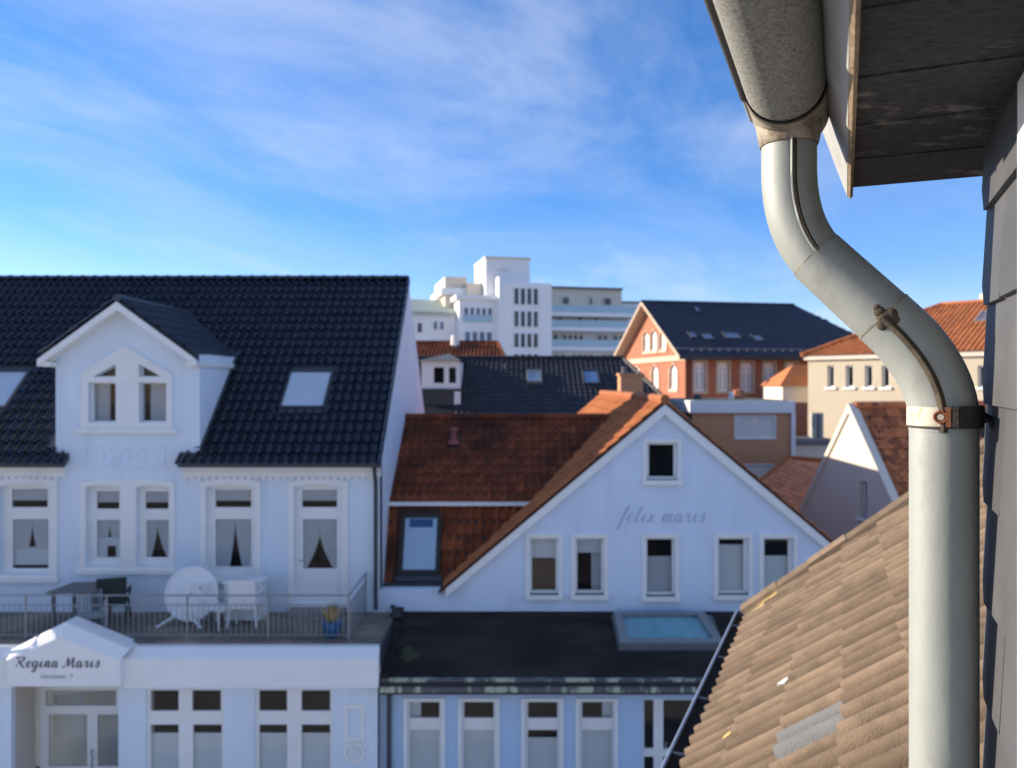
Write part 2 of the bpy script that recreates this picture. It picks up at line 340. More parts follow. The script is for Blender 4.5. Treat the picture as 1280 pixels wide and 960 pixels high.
# handwriting -----------------------------------------------------
GL = {
 'R': [[(.1,0),(.22,.5),(.35,1.5),(.2,1.7),(0,1.45)],[(.35,1.5),(.7,1.75),(.95,1.5),(.75,1.05),(.3,.9)],[(.45,.95),(.7,.4),(1,0),(1.2,.15)]],
 'M': [[(-.1,.1),(.05,0),(.2,.5),(.35,1.6)],[(.35,1.6),(.5,.9),(.55,.15)],[(.55,.15),(.8,1.0),(1.0,1.65)],[(1.0,1.65),(1.05,.8),(1.1,.1),(1.25,0),(1.4,.2)]],
 'e': [[(0,.45),(.4,.6),(.5,.9),(.3,1),(.1,.75),(.08,.3),(.25,0),(.6,.25)]],
 'g': [[(.5,.9),(.25,1),(.05,.6),(.15,.1),(.4,.2),(.55,.95)],[(.55,.95),(.5,0),(.35,-.7),(.1,-.75),(.05,-.5),(.4,-.15),(.75,.25)]],
 'i': [[(0,.3),(.18,1),(.15,.2),(.3,0),(.5,.25)],[(.22,1.4),(.26,1.48)]],
 'n': [[(0,.3),(.12,1),(.12,0)],[(.12,.5),(.35,1),(.5,.85),(.48,.15),(.6,0),(.8,.25)]],
 'm': [[(0,.3),(.12,1),(.12,0)],[(.12,.5),(.32,1),(.42,.85),(.42,0)],[(.42,.5),(.62,1),(.74,.85),(.72,.15),(.84,0),(1.05,.25)]],
 'a': [[(.5,.9),(.25,1),(.05,.6),(.12,.1),(.35,.1),(.52,.95)],[(.52,.95),(.5,.15),(.62,0),(.8,.25)]],
 'r': [[(0,.3),(.15,1.05),(.2,.9),(.4,.95),(.36,.3),(.46,0),(.62,.25)]],
 's': [[(0,.2),(.3,1.1),(.42,.5),(.3,.02),(.05,.1)]],
 'f': [[(0,.3),(.4,1.2),(.5,1.8),(.38,1.9),(.25,1.2),(.05,-.6),(-.1,-.8),(-.18,-.6)],[(.1,.55),(.5,.6)]],
 'l': [[(0,.3),(.35,1.2),(.4,1.75),(.28,1.8),(.15,1.0),(.15,.15),(.28,0),(.5,.25)]],
 'x': [[(0,.9),(.15,1),(.4,0),(.6,.1)],[(.55,1),(0,0)]],
}
def smooth_line(p, k=4):
    if len(p) < 3: return p
    o = []
    for i in range(len(p)-1):
        a = Vector(p[max(i-1,0)]); b = Vector(p[i]); c = Vector(p[i+1]); d = Vector(p[min(i+2,len(p)-1)])
        for q in range(k):
            t = q/k; o.append(tuple(.5*((2*b)+(c-a)*t+(2*a-5*b+4*c-d)*t*t+(3*b-a-3*c+d)*t**3)))
    return o+[p[-1]]
def handwriting(text, F, a0, a1, b, xh, rad, m, parent, slant=.35, gap=.12):
    wmax = {c: max(p[0] for st in GL[c] for p in st) for c in GL}
    tot = sum((.55 if c == ' ' else wmax[c]+gap) for c in text); sx = (a1-a0)/tot; cur = 0; o, u, v, n = F
    for c in text:
        if c == ' ': cur += .55; continue
        mb = MB()
        for st in GL[c]:
            pts = smooth_line(st); path = [o+u*(a0+(cur+x)*sx+slant*y*xh*.6)+v*(b+y*xh)+n*.004 for x, y in pts]
            rs = []
            for k in range(len(pts)):
                d = Vector(pts[min(k+1,len(pts)-1)])-Vector(pts[max(k-1,0)]); rs.append(rad*(.55+.75*abs(d.y)/(d.length+1e-6) if d.y < 0 else rad and .5))
            mb.tube(path, rs, 6)
        mb.build('letter', m, parent); cur += wmax[c]+gap

# ------------------------------------------------------------------ setting
MB().poly([(-1500,-300,-.02),(1500,-300,-.02),(1500,2500,-.02),(-1500,2500,-.02)]).build('ground', M_ground)['kind'] = 'structure'
MB().poly([(-60,8.2,0),(60,8.2,0),(60,14.2,0),(-60,14.2,0)]).build('street', M_asph)['kind'] = 'structure'
MB().box((-60,14.2,-.1),(60,15.6,.12)).build('pavement', M_pave)['kind'] = 'structure'

# ================================================================== white house with black roof
D = 18.0; F18 = front(D)
hl = thing('white_house', (-9, 18, 0), 'pale blue-white house with glossy black tiled roof, gabled dormer and terrace', 'house')
XR = -2.97; XL = -17.0; EZ = H-1.80; RY = 22.9; RZ = H+3.02
ey = 17.72; ez = qz(580, ey); slope = (RZ-ez)/(RY-ey)
def roofz(y): return ez+(y-ey)*slope
# window openings (pixel boxes at 18 m)
wL = [((0,65,605,718), [(11,56,612,635),(12,57,650,712)]),
      ((108,152,606,708), [(118,146,615,637),(118,147,651,698)]),
      ((171,213,606,708), [(179,208,615,637),(180,208,651,698)]),
      ((258,319,606,720), [(267,312,613,635),(267,312,650,710)]),
      ((368,428,606,758), [(376,420,613,635),(377,420,650,712)]),
      ((-150,-85,605,718), [(-140,-95,612,635),(-140,-95,650,712)])]
def archtop(r, rise=.05):
    a0, a1, b0, b1 = r; return [(a0,b0),(a1,b0),(a1,b1-rise)]+[(a0+(a1-a0)*(1-k/6), b1-rise+rise*math.sin(math.pi*k/6)) for k in range(1,6)]+[(a0,b1-rise)]
holes = [archtop(qr(*o, D)) for o, p in wL]
dz0 = H+.66; dxc = qx(155, D)
dorm = [(qx(70,D), qz(600,D)), (qx(250,D), qz(600,D)), (qx(250,D), dz0), (dxc, H+1.755), (qx(70,D), dz0)]
wall = MB().plate([(XL,0),(XR,0),(XR,EZ),(XL,EZ)], holes, F18, -.3, 0, back=False)
wall.build('wall', M_wallL, hl)
gb = MB().poly([(XR,18,0),(XR,27.8,0),(XR,27.8,H-1.6),(XR,RY,RZ-.03),(XR,18,EZ)])
gb.build('gable_wall', M_wallL, hl)
MB().poly([(XL,27.8,0),(XR,27.8,0),(XR,27.8,H-1.6),(XL,27.8,H-1.6)]).poly([(XL,18,0),(XL,27.8,0),(XL,27.8,H-1.6),(XL,RY,RZ-.03),(XL,18,EZ)]).build('rear_wall', M_wallL, hl)
# surrounds
for (o, p) in wL:
    a0, a1, b0, b1 = qr(*o, D); g = .13; door = o[3] > 740
    if o[0] in (108, 171): continue
    outer = archtop((a0-g, a1+g, b0-(0 if door else .07), b1+g+.02), .07); inner = archtop((a0, a1, b0+(.0 if not door else -.001), b1))
    if door: inner = [(x, max(z, b0+.02)) for x, z in inner]
    MB().plate(outer, [inner] if not door else [[(x, z+.01) for x, z in inner]], F18, 0, .045).build('surround', M_trim, hl)
a0, _, b0, b1 = qr(*wL[1][0], D); _, a1, _, _ = qr(*wL[2][0], D)
MB().plate(archtop((a0-.13, a1+.1, b0-.07, b1+.14), .06), [archtop(qr(*wL[1][0], D)), archtop(qr(*wL[2][0], D))], F18, 0, .045).build('surround', M_trim, hl)
MB().obox(F18, a0-.2, a1+.17, b0-.16, b0-.07, 0, .09).build('sill', M_trim, hl)
def wedge_set(pn, mode):
    up, lo = pn; cs = []
    a0, a1, b0, b1 = qr(*up, D); cs.append((rect(a0-.03, a1+.03, b0+(b1-b0)*.36, b1+.03), M_curt, .05))
    a0, a1, b0, b1 = qr(*lo, D); h = b1-b0; wdt = a1-a0
    a0 -= .03; a1 += .03; b1 += .03; b0 -= .03
    if mode == 0: l, r = draped(a0, a1, b0+.42*h, b1, b1-.12*h, .10*wdt, .12*wdt, a0+.55*wdt); cs += [(l, M_curt, .05), (r, M_curt, .05), (rect(a0, a1, b0+.1, b0+.45*h), M_blindg, .07)]
    elif mode == 1: l, r = draped(a0, a1, b0+.55*h, b1, b1-.15*h, .07*wdt, .07*wdt, a0+.57*wdt); cs += [(l, M_curt, .05), (r, M_curt, .05), (rect(a0, a0+.45*wdt, b0, b0+.56*h), M_blindg, .06), (rect(a0+.83*wdt, a1, b0, b0+.56*h), M_blindg, .06), (rect(a0+.45*wdt, a0+.83*wdt, b0+.33*h, b0+.56*h), M_blindg, .06)]
    elif mode == 2: l, r = draped(a0, a1, b0, b1, b1-.2*h, .30*wdt, .45*wdt, a0+.52*wdt); cs += [(l, M_curt, .05), (r, M_curt, .05)]
    elif mode == 3: l, r = draped(a0, a1, b0, b1, b1-.05*h, .16*wdt, .20*wdt, a0+.57*wdt); cs += [(l, M_curt, .05), (r, M_curt, .05)]
    else: l, r = draped(a0, a1, b0, b1, b1-.32*h, .40*wdt, .40*wdt, a0+.52*wdt); cs += [(l, M_curt, .05), (r, M_curt, .05)]
    return cs
for k, (o, p) in enumerate(wL):
    r = qr(*o, D); door = o[3] > 740
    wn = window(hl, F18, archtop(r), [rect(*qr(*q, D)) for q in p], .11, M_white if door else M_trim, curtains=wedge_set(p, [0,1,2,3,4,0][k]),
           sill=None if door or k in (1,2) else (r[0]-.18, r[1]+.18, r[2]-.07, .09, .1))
    if door:
        rename(wn, 'terrace_door')
        MB().obox(F18, r[0]+.12, r[1]-.12, r[2]+.12, r[2]+.55, -.11, -.095).build('door_panel', M_white, wn)
        MB().tube([(r[0]+.1, D+.08, r[2]+1.02),(r[0]+.1, D+.03, r[2]+1.02),(r[0]+.2, D+.03, r[2]+1.02)], .012, 6).build('handle', M_rail, wn)
# eave cornice (interrupted by the dormer)
for xa, xb in ((XL, qx(84,D)), (qx(230,D), XR+.03)):
    m = MB().sweep([(0,EZ-.28),(.05,EZ-.28),(.07,EZ-.17),(.14,EZ-.13),(.20,EZ-.05),(.24,EZ-.02),(.24,EZ+.035),(0,EZ+.035)], (Vector((xa,D,0)), -Y3, Z, X), 0, xb-xa, True)
    m.poly([(xa,D,EZ-.28),(xa,D-.24,EZ-.02),(xa,D,EZ+.035)]).poly([(xb,D,EZ-.28),(xb,D-.24,EZ-.02),(xb,D,EZ+.035)]).build('cornice', M_trim, hl)
    MB().tube([(xa,ey-.03,ez-.02),(xb,ey-.03,ez-.02)], .055, 8).build('eave_gutter', M_anth, hl)
    n = int((xb-xa)/.16); d = MB()
    for k in range(n): d.obox(F18, xa+k*.16, xa+k*.16+.08, EZ-.36, EZ-.28, 0, .05)
    d.build('dentil_band', M_trim, hl)
# roof deck with cut-out, then tiles
sl_h = lambda p: False
SKY = [(-4.99, 1.13), (-12.55, 1.13)]
rf = MB()
Vr = Vector((0, RY-ey, RZ-ez)).normalized(); Nr = X.cross(Vr)
FR = (Vector((0, ey, ez)), X, Vr, Nr); RL = (Vector((0, RY-ey, RZ-ez))).length
cut = [(qx(87,D), -.0), (qx(228,D), 0)]
yl = D+.02; bl = (yl-ey)/Vr.y
rf.plate([(XL,0),(qx(87,D),0),(qx(87,D),bl),(qx(70,D),bl),(dxc-1.7,2.2),(dxc,5.2),(dxc+1.7,2.2),(qx(250,D),bl),(qx(228,D),bl),(qx(228,D),0),(XR,0),(XR,RL),(XL,RL)], [], FR, -.12, -.02)
rf.poly([(XL,RY,RZ-.03),(XR,RY,RZ-.03),(XR,28,H-1.9),(XL,28,H-1.9)])
roofL = rf.build('roof', M_anth, hl)
DAP = H+1.87; DSL = .726; DHW = 1.69
def keepL(c):
    if c.y < yl: return not (qx(86,D) < c.x < qx(229,D))
    dd = abs(c.x-dxc)
    if dd < 1.62 and c.z < DAP-DSL*dd-.05: return False
    for sx, sw in SKY:
        if abs(c.x-sx) < sw/2+.06 and 18.93 < c.y < 20.08: return False
    return True
tl = []
ncol = int((XR+.03-XL)/.215); tile_field((XR+.03-ncol*.215, ey-.04, ez-.02), X, Vr, ncol, 21, .215, RL/20.9, keepL, tl, jit=.007)
PANB = [(x, h*1.75) for x, h in PANT]
me_black = tile_mesh('tile', .215, RL/20.9, .036, PANB, M_black)
lay_tiles(roofL, tl, me_black, M_black, 300)
rme = None
k = 0
x = XR
while x > XL:
    b = MB(); pr = [(.13*math.cos(a), .10*math.sin(a)) for a in [math.pi*q/6 for q in range(7)]]
    if rme is None:
        b.sweep([(-p[0], p[1]) for p in pr], (Vector((0,0,0)), Y3, Z, X), -.36, .0); b.sweep([(-p[0]*1.1, p[1]*1.15) for p in pr], (Vector((0,0,0)), Y3, Z, X), -.36, -.30)
        b.poly([(0, p[0], p[1]) for p in pr]); rme = b.mesh('ridge_tile', M_black, 50)
    o = bpy.data.objects.new('ridge_tile', rme); COL.objects.link(o); o.parent = roofL; o.location = Vector((x, RY, RZ-.01))-WL[roofL.name]; x -= .345
MB().obox((Vector((XR,0,0)), Vector((0,Vr.y,Vr.z)), Vector((0,-Vr.z,Vr.y)), X), 0, 0, 0, 0, 0, 0)
Fv = (Vector((XR, ey, ez)), Vr, Nr, X)
MB().obox(Fv, -.02, RL, -.12, .035, 0.012, .045).build('verge', M_anth, hl)
for sx, sw in SKY: skylight(hl, FR, sx, (18.98-ey)/Vr.y, sw, 1.36)
MB().tube([(-8.9,23.3,RZ-.4),(-8.9,23.3,RZ+.06),(-8.9,23.3,RZ+.10)], [.28,.28,.12], 10).build('roof_vent', M_anth, hl)
# dormer
dw0 = (113,147,478,527)
MB().plate(dorm, [rect(*qr(112,146,478,528,D)), rect(*qr(175,209,478,528,D)),
    [(qx(118,D),qz(471,D)),(qx(146,D),qz(471,D)),(qx(146,D),qz(455,D))], [(qx(175,D),qz(471,D)),(qx(203,D),qz(471,D)),(qx(175,D),qz(455,D))]], F18, -.25, .012, back=False).build('dormer_wall', M_wallL, hl)
for sx in (70, 250):
    xx = qx(sx, D); MB().poly([(xx,D+.25,roofz(D)-.1),(xx,D+.25,dz0+.03),(xx,ey+(dz0+.03-ez)/slope,dz0+.03)]).build('dormer_cheek', M_wallL, hl)
pent = [(qx(103,D),qz(536,D)),(qx(216,D),qz(536,D)),(qx(216,D),qz(468,D)),(qx(157,D),qz(432,D)),(qx(103,D),qz(466,D))]
op = [rect(*qr(112,146,478,528,D)), rect(*qr(175,209,478,528,D)),
    [(qx(118,D),qz(471,D)),(qx(146,D),qz(471,D)),(qx(146,D),qz(455,D))], [(qx(175,D),qz(471,D)),(qx(203,D),qz(471,D)),(qx(175,D),qz(455,D))]]
dwn = MB().plate(pent, op, F18, .012, .055).build('dormer_window', M_trim, hl)
MB().plate([(qx(112,D),qz(530,D)),(qx(209,D),qz(530,D)),(qx(209,D),qz(465,D)),(qx(157,D),qz(436,D)),(qx(112,D),qz(465,D))],
    [rect(*qr(115,144.5,479.5,526,D)), rect(*qr(176,206,479.5,526,D)), [(qx(121,D),qz(470,D)),(qx(144,D),qz(470,D)),(qx(144,D),qz(457,D))], [(qx(177,D),qz(470,D)),(qx(200,D),qz(470,D)),(qx(177,D),qz(457,D))]], F18, -.14, -.08).build('frame', M_trim, dwn)
for p in op: MB().plate(p, [], F18, -.12, -.112).build('pane', M_dkglass, dwn)
MB().plate(rect(*qr(112,132,474,530,D)), [], F18, -.22, -.21).build('curtain', M_curt, dwn)
MB().plate(rect(*qr(183,211,474,530,D)), [], F18, -.22, -.21).build('curtain', M_curt, dwn)
MB().obox(F18, qx(98,D), qx(222,D), qz(541,D), qz(536,D), .012, .12).build('sill', M_trim, dwn)
MB().obox(F18, qx(108,D), qx(212,D), qz(535,D), qz(440,D), -1.2, -1.18).build('back_wall', M_room, dwn)
# relief panel under dormer window
rp = MB().plate(rect(*qr(105,207,558,583,D)), [rect(*qr(108,204,561,580,D))], F18, .012, .035)
for px in (135, 156, 176):
    c = (qx(px,D), qz(570,D)); ring = [(c[0]+.13*math.cos(a*math.pi/6), c[1]+.13*math.sin(a*math.pi/6)) for a in range(12)]; ri = [(c[0]+.09*math.cos(a*math.pi/6), c[1]+.09*math.sin(a*math.pi/6)) for a in range(12)]
    rp.plate(ring, [ri], F18, .012, .032)
rp.build('relief_panel', M_wallL, hl)
dr = MB(); yb = ey+(DAP-ez)/slope; ye = ey+(DAP-DSL*DHW-ez)/slope
for s in (-1, 1):
    e = dxc+s*DHW; q = [Vector((dxc,17.7,DAP)), Vector((e,17.7,DAP-DSL*DHW)), Vector((e,ye,DAP-DSL*DHW)), Vector((dxc,yb,DAP))]
    dr.poly(q); dr.poly([p-Vector((0,0,.09)) for p in q][::-1])
    dr.poly([q[0], q[1], q[1]-Vector((0,0,.09)), q[0]-Vector((0,0,.09))]); dr.poly([q[1], q[2], q[2]-Vector((0,0,.09)), q[1]-Vector((0,0,.09))])
dro = dr.build('dormer_roof', M_anth, hl)
dt = []
for s in (-1, 1):
    Vd = Vector((-s, 0, DSL)).normalized(); ln = DHW*math.sqrt(1+DSL*DSL); U = Y3 if s > 0 else -Y3
    o = Vector((dxc+s*DHW, 17.68 if s > 0 else 17.68+.2*20, DAP-DSL*DHW+.03))
    tile_field(o-Vd*.02, U, Vd, 20, 6, .2, ln/6, lambda c: c.z > roofz(c.y)-.02 and c.y > 17.66, dt)
me_d = tile_mesh('dormer_tile', .2, DHW*math.sqrt(1+DSL*DSL)/6, .026, PANT, M_black); lay_tiles(dro, dt, me_d, M_black, 0)
MB().tube([(dxc,17.66,DAP+.03),(dxc,yb,DAP+.03)], .085, 8).build('ridge_cap', M_anth, dro)
bb = MB()
for s in (-1, 1):
    e = dxc+s*(DHW+.07); za = DAP-.05; zb = DAP-.05-DSL*(DHW+.07)
    bb.poly([(dxc,17.66,za),(e,17.66,zb),(e,17.66,zb-.15),(dxc,17.66,za-.18)][::(1 if s < 0 else -1)])
    bb.poly([(dxc,17.66,za-.18),(e,17.66,zb-.15),(e,18.0,zb-.15),(dxc,18.0,za-.18)])
    bb.box((e-.06 if s > 0 else e-.0, 17.665, zb-.15), (e if s > 0 else e+.06, ye-.2, zb-.04))
    bb.box((min(e-s*.064, e-s*.26), 17.7, zb-.155), (max(e-s*.064, e-s*.26), ye-.3, zb-.05))
bb.build('bargeboard', M_trim, hl)
for s, sx in ((-1, 87), (1, 228)):      # lead flashing where roof meets dormer
    xx = dxc+s*1.66; p0 = Vector((xx, 18.0, roofz(18.0)+.06)); p1 = Vector((xx, ye+.1, roofz(ye+.1)+.06))
    MB().tube([p0, p1], .10, 6, flat=.5).build('valley_flashing', M_anth, hl)
MB().obox(front(ye+.12), dxc+DHW-.02, dxc+DHW+.2, DAP-DSL*DHW-.1, DAP-DSL*DHW+.12, -.1, 0).build('lead_apron', mat('lead_pale', (.33,.36,.40), .45, .2, 5), hl)
# black downpipe at right corner
px_ = XR-.08
MB().tube([(px_,17.7,ez-.05),(px_,17.78,ez-.25),(px_,17.9,ez-.42),(px_,17.9,H-5.05)], .045, 8).build('downpipe', M_anth, hl, smooth=40)
# ---- ground floor extension
E = 15.75; FE = front(E); XE = qx(473, 15.6)
gw = [((182,280,862,1010), [(187,222,864,890),(239,275,864,890),(187,222,907,990),(240,276,907,990)]),
      ((318,416,862,1010), [(323,358,864,890),(376,412,864,890),(323,358,907,990),(376,412,907,990)])]
zt = qz(862, 15.6)
ent = (qx(14,E), qx(148,E), .12, qz(858,E))
holesE = [rect(*qr(*o, E)) for o, p in gw]+[rect(*ent)]
ext = MB().plate([(XL,0),(XE-.04,0),(XE-.04,zt+.25),(XL,zt+.25)], holesE, FE, -.14, 0, back=False)
ext.poly([(XE-.04,E,0),(XE-.04,18,0),(XE-.04,18,3.3),(XE-.04,E,3.3)]); ext.build('extension_wall', M_wallL, hl)
for o, p in gw:
    cs = []
    for q in p[2:]:
        a = qr(q[0]-2, q[1]+2, 919, 995, E); cs.append((rect(*a), M_blind, .06))
    wn = window(hl, FE, rect(*qr(*o, E)), [rect(*qr(*q, E)) for q in p], .05, M_trim, curtains=cs)
fz0 = qz(860, 15.6); fz1 = qz(823, 15.6)
prof = [(0,fz0),(0,fz1),(.17,3.42),(.34,3.42),(.34,fz0)]
sgx0, sgx1 = qx(8, 15.45), qx(150, 15.45)
for xa, xb in ((XL, sgx0), (sgx1, XE)):
    m = MB().sweep(prof, (Vector((xa,15.6,0)), Y3, Z, X), 0, xb-xa, True); m.poly([(xb,15.6+a,b) for a, b in prof]).build('fascia', M_white, hl)
MB().box((XE-.004,15.75,3.0),(XE+.03,18,3.45)).build('parapet_edge', M_anth, hl)
# sign gable
ys = 15.45; ax = qx(75, ys); az = qz(781, ys); sb = qz(858, ys); seave = qz(819, ys)
fr_ = [(sgx0,sb),(sgx1,sb),(sgx1,seave-.10),(ax,az-.24),(sgx0+.0,seave-.10)]
sg = MB().plate(fr_, [], front(ys), -.3, 0)
bk = [(sgx0,seave+.06),(ax,az),(sgx1+.12,seave+.06)]; ft = [(sgx0,seave-.10),(ax,az-.24),(sgx1,seave-.10)]
for k in range(2):
    sg.poly([(ft[k][0],ys,ft[k][1]),(ft[k+1][0],ys,ft[k+1][1]),(bk[k+1][0],ys+.17,bk[k+1][1]),(bk[k][0],ys+.17,bk[k][1])])
    sg.poly([(bk[k][0],ys+.17,bk[k][1]),(bk[k+1][0],ys+.17,bk[k+1][1]),(bk[k+1][0],ys+.6,bk[k+1][1]),(bk[k][0],ys+.6,bk[k][1])])
sg.poly([(sgx0,ys,sb),(sgx0,ys,seave-.1),(sgx0,ys+.17,seave+.06),(sgx0,ys+.6,seave+.06),(sgx0,ys+.6,sb)])
sg.poly([(b[0],ys+.6,b[1]) for b in bk])
sg.build('sign_gable', M_white, hl)
Fs = front(ys)
handwriting('Regina Maris', Fs, qx(19,ys), qx(124,ys), qz(834,ys), .115, .0125, M_letter, hl, slant=.3)
tcv = bpy.data.curves.new('small_lettering', 'FONT'); tcv.body = 'Gartenstr. 7'; tcv.size = .125; tcv.shear = .3; tcv.extrude = .002; tcv.materials.append(M_letter3)
tmp = bpy.data.objects.new('tmp', tcv); COL.objects.link(tmp); bpy.context.view_layer.update()
to = bpy.data.objects.new('small_lettering', bpy.data.meshes.new_from_object(tmp.evaluated_get(bpy.context.evaluated_depsgraph_get()))); COL.objects.link(to); bpy.data.objects.remove(tmp); to.rotation_euler = (R(90),0,0); place(to, (qx(50,ys), ys-.004, qz(848,ys)), hl)
# entrance recess
er = MB(); yd = 16.55
er.poly([(ent[0],E+.14,0.12),(ent[0],yd,0.12),(ent[0],yd,ent[3]+.02),(ent[0],E+.14,ent[3]+.02)]).poly([(ent[1],E+.14,0.12),(ent[1],yd,0.12),(ent[1],yd,ent[3]+.02),(ent[1],E+.14,ent[3]+.02)])
er.poly([(ent[0],E+.14,ent[3]+.02),(ent[1],E+.14,ent[3]+.02),(ent[1],yd,ent[3]+.02),(ent[0],yd,ent[3]+.02)]).poly([(ent[0],E+.14,.12),(ent[1],E+.14,.12),(ent[1],yd,.12),(ent[0],yd,.12)])
er.build('entrance_recess', mat('plaster_beige', (.64,.57,.48), .9, .05, 1), hl)
Fd = front(yd)
da = [qr(57,145,863,882,yd), qr(61,109,893,958,yd), qr(122,152,893,958,yd)]
dn = MB().plate(rect(qx(50,yd), ent[1]+.05, .12, ent[3]+.02), [rect(*q) for q in da], Fd, -.06, 0).build('entrance_door', M_trim, hl)
for q in da: MB().plate(rect(*q), [], Fd, -.035, -.028).build('pane', M_dkglass, dn)
MB().plate(rect(*qr(50,90,880,935,yd)), [], Fd, -.5, -.49).build('interior_panel', M_blind, dn)
MB().plate(rect(*qr(45,160,850,1000,yd)), [], Fd, -1.6, -1.59).build('back_wall', M_room, dn)
hx = qx(116, yd)
MB().tube([(hx,yd-.01,qz(958,yd)),(hx,yd-.07,qz(956,yd)),(hx+.03,yd-.07,qz(945,yd)),(hx,yd-.07,qz(938,yd)),(hx,yd-.01,qz(937,yd))], .016, 6).build('handle', M_rail, dn)
# ornament right of the windows
orn = MB().plate(rect(*qr(430,456,880,926,E)), [rect(*qr(435,451,885,921,E))], FE, 0, .03)
c = (qx(443,E), qz(940,E)); n = 16
for r0, r1 in ((.21,.15),(.11,.07)):
    orn.plate([(c[0]+r0*math.cos(2*math.pi*k/n), c[1]+r0*math.sin(2*math.pi*k/n)) for k in range(n)], [[(c[0]+r1*math.cos(2*math.pi*k/n), c[1]+r1*math.sin(2*math.pi*k/n)) for k in range(n)]], FE, 0, .035)
orn.build('ornament', M_trim, hl)
# terrace deck
tz = H-5.13
MB().box((XL,15.94,tz-.25),(XE-.005,18.0,tz)).build('terrace_deck', M_terr, hl)
MB().box((qx(365,D),17.55,tz),(qx(432,D),18.0,tz+.13)).build('door_step', mat('step_stone',(.24,.22,.21),.9,.15,4), hl)

# ---- terrace railing
yr = 16.05; xr = qx(436, yr)
rl = thing('terrace_railing', (-8, yr, tz), 'thin grey metal railing along the edge of the roof terrace', 'railing')
for zt_, r_ in ((tz+.89,.018),(tz+.70,.012),(tz+.09,.012)):
    MB().tube([(XL,yr,zt_),(xr,yr,zt_)], r_, 6).build('rail', M_rail, rl)
    MB().tube([(xr,yr,zt_),(xr,17.98,zt_)], r_, 6).build('rail', M_rail, rl)
pm = MB().tube([(0,0,0),(0,0,.88)], .022, 6).mesh('post', M_rail); bm_ = MB().tube([(0,0,.09),(0,0,.70)], .0075, 5).mesh('bar', M_rail)
def put(me, nm, p, par):
    o = bpy.data.objects.new(nm, me); COL.objects.link(o); o.parent = par; o.location = Vector(p)-WL[par.name]; return o
x = xr
while x > XL: put(pm, 'post', (x, yr, tz), rl); x -= 1.62
put(pm, 'post', (xr, 17.9, tz), rl)
x = xr-.108
while x > -11.6: put(bm_, 'bar', (x, yr, tz), rl); x -= .108
y = yr+.108
while y < 17.9: put(bm_, 'bar', (xr, y, tz), rl); y += .108

# ---- terrace furniture
def chair(name, label, m, x, y, rz, tilt=0, sc=1, solid=False):
    t = thing(name, (x, y, tz), label, 'chair'); Mx = Matrix.Translation((x, y, tz)) @ Matrix.Rotation(R(rz), 4, 'Z') @ Matrix.Rotation(R(tilt), 4, 'X') @ Matrix.Scale(sc, 4)
    def bx(nm, *bs):
        b = MB()
        for q in bs: b.box(*q)
        b.xf(Mx).build(nm, m, t)
    bx('seat', ((-.25,-.25,.40),(.25,.25,.435)), ((-.25,-.265,.36),(.25,-.235,.42)))
    for sx in (-1, 1):
        for sy in (-1, 1): MB().tube([(sx*.24, sy*.22, .41), (sx*.28, sy*.27, 0)], .022, 6).xf(Mx).build('leg', m, t)
        MB().tube([(sx*.26,-.24,.42),(sx*.28,-.24,.62),(sx*.29,0,.65),(sx*.27,.25,.63)], .022, 6).xf(Mx).build('armrest', m, t)
    if solid: bx('backrest', ((-.26,.23,.36),(.26,.265,.88)), ((-.26,.22,.84),(.26,.275,.90)))
    else:
        b = MB(); b.box((-.25,.24,.42),(-.20,.27,.88)); b.box((.20,.24,.42),(.25,.27,.88)); b.box((-.25,.24,.82),(.25,.275,.90))
        for k in range(5): b.box((-.16+k*.075,.245,.46),(-.115+k*.075,.262,.84))
        b.xf(Mx).build('backrest', m, t)
    return t
# folded round table leaning against the wall
rt = thing('round_table', (qx(240,17.1), 17.1, tz), 'white round garden table folded upright on the terrace with splayed legs', 'table')
cx, cz, yy = qx(240,17.1), qz(742,17.1), 17.1
top = MB(); n = 28; Ft = (Vector((cx, yy, cz)), X, Vector((0,.22,.975)), Vector((0,-.975,.22)))
hol = [[(.02+.03*math.cos(k*math.pi/4)-.02, .03*math.sin(k*math.pi/4)) for k in range(8)]]
top.plate([(.57*math.cos(2*math.pi*k/n), .57*math.sin(2*math.pi*k/n)) for k in range(n)], hol, Ft, 0, .03)
top.plate([(.57*math.cos(2*math.pi*k/n), .57*math.sin(2*math.pi*k/n)) for k in range(n)], [[(.53*math.cos(2*math.pi*k/n), .53*math.sin(2*math.pi*k/n)) for k in range(n)]], Ft, .03, .05)
top.build('table_top', M_plastic, rt, smooth=40)
for a, b_ in (((cx-.28,yy-.12,cz-.42),(cx-.62,yy-.32,tz+.02)),((cx-.02,yy-.14,cz-.4),(cx+.34,yy-.36,tz+.02)),((cx-.2,yy-.05,cz-.45),(cx-.1,yy+.3,tz)),((cx+.1,yy-.05,cz-.45),(cx+.2,yy+.3,tz))):
    MB().tube([a, b_], .03, 6).build('leg', M_plastic, rt)
MB().tube([(cx-.3,yy-.1,cz-.38),(cx+.1,yy-.12,cz-.38)], .025, 6).build('brace', M_plastic, rt)
chair('garden_chair', 'white slatted garden chair turned sideways right behind the round white table', M_plastic, qx(272,16.95), 16.95, 70, 0)
chair('garden_chair', 'white solid-backed garden chair under the curtained window, beside the terrace door', M_plastic, qx(306,17.0), 17.1, 180, 0, 1.1, True)
bxm = thing('storage_box', (qx(312,17.4), 17.45, tz), 'white storage box standing against the wall behind the white chairs', 'storage box')
MB().box((qx(285,17.5),17.25,tz+.03),(qx(330,17.5),17.7,tz+.82)).build('body', M_plastic, bxm)
MB().box((qx(283,17.5),17.22,tz+.82),(qx(332,17.5),17.73,tz+.88)).build('lid', M_plastic, bxm)
gt = thing('garden_table', (qx(95,16.9), 17.0, tz), 'dark grey rectangular garden table on the left of the terrace', 'table')
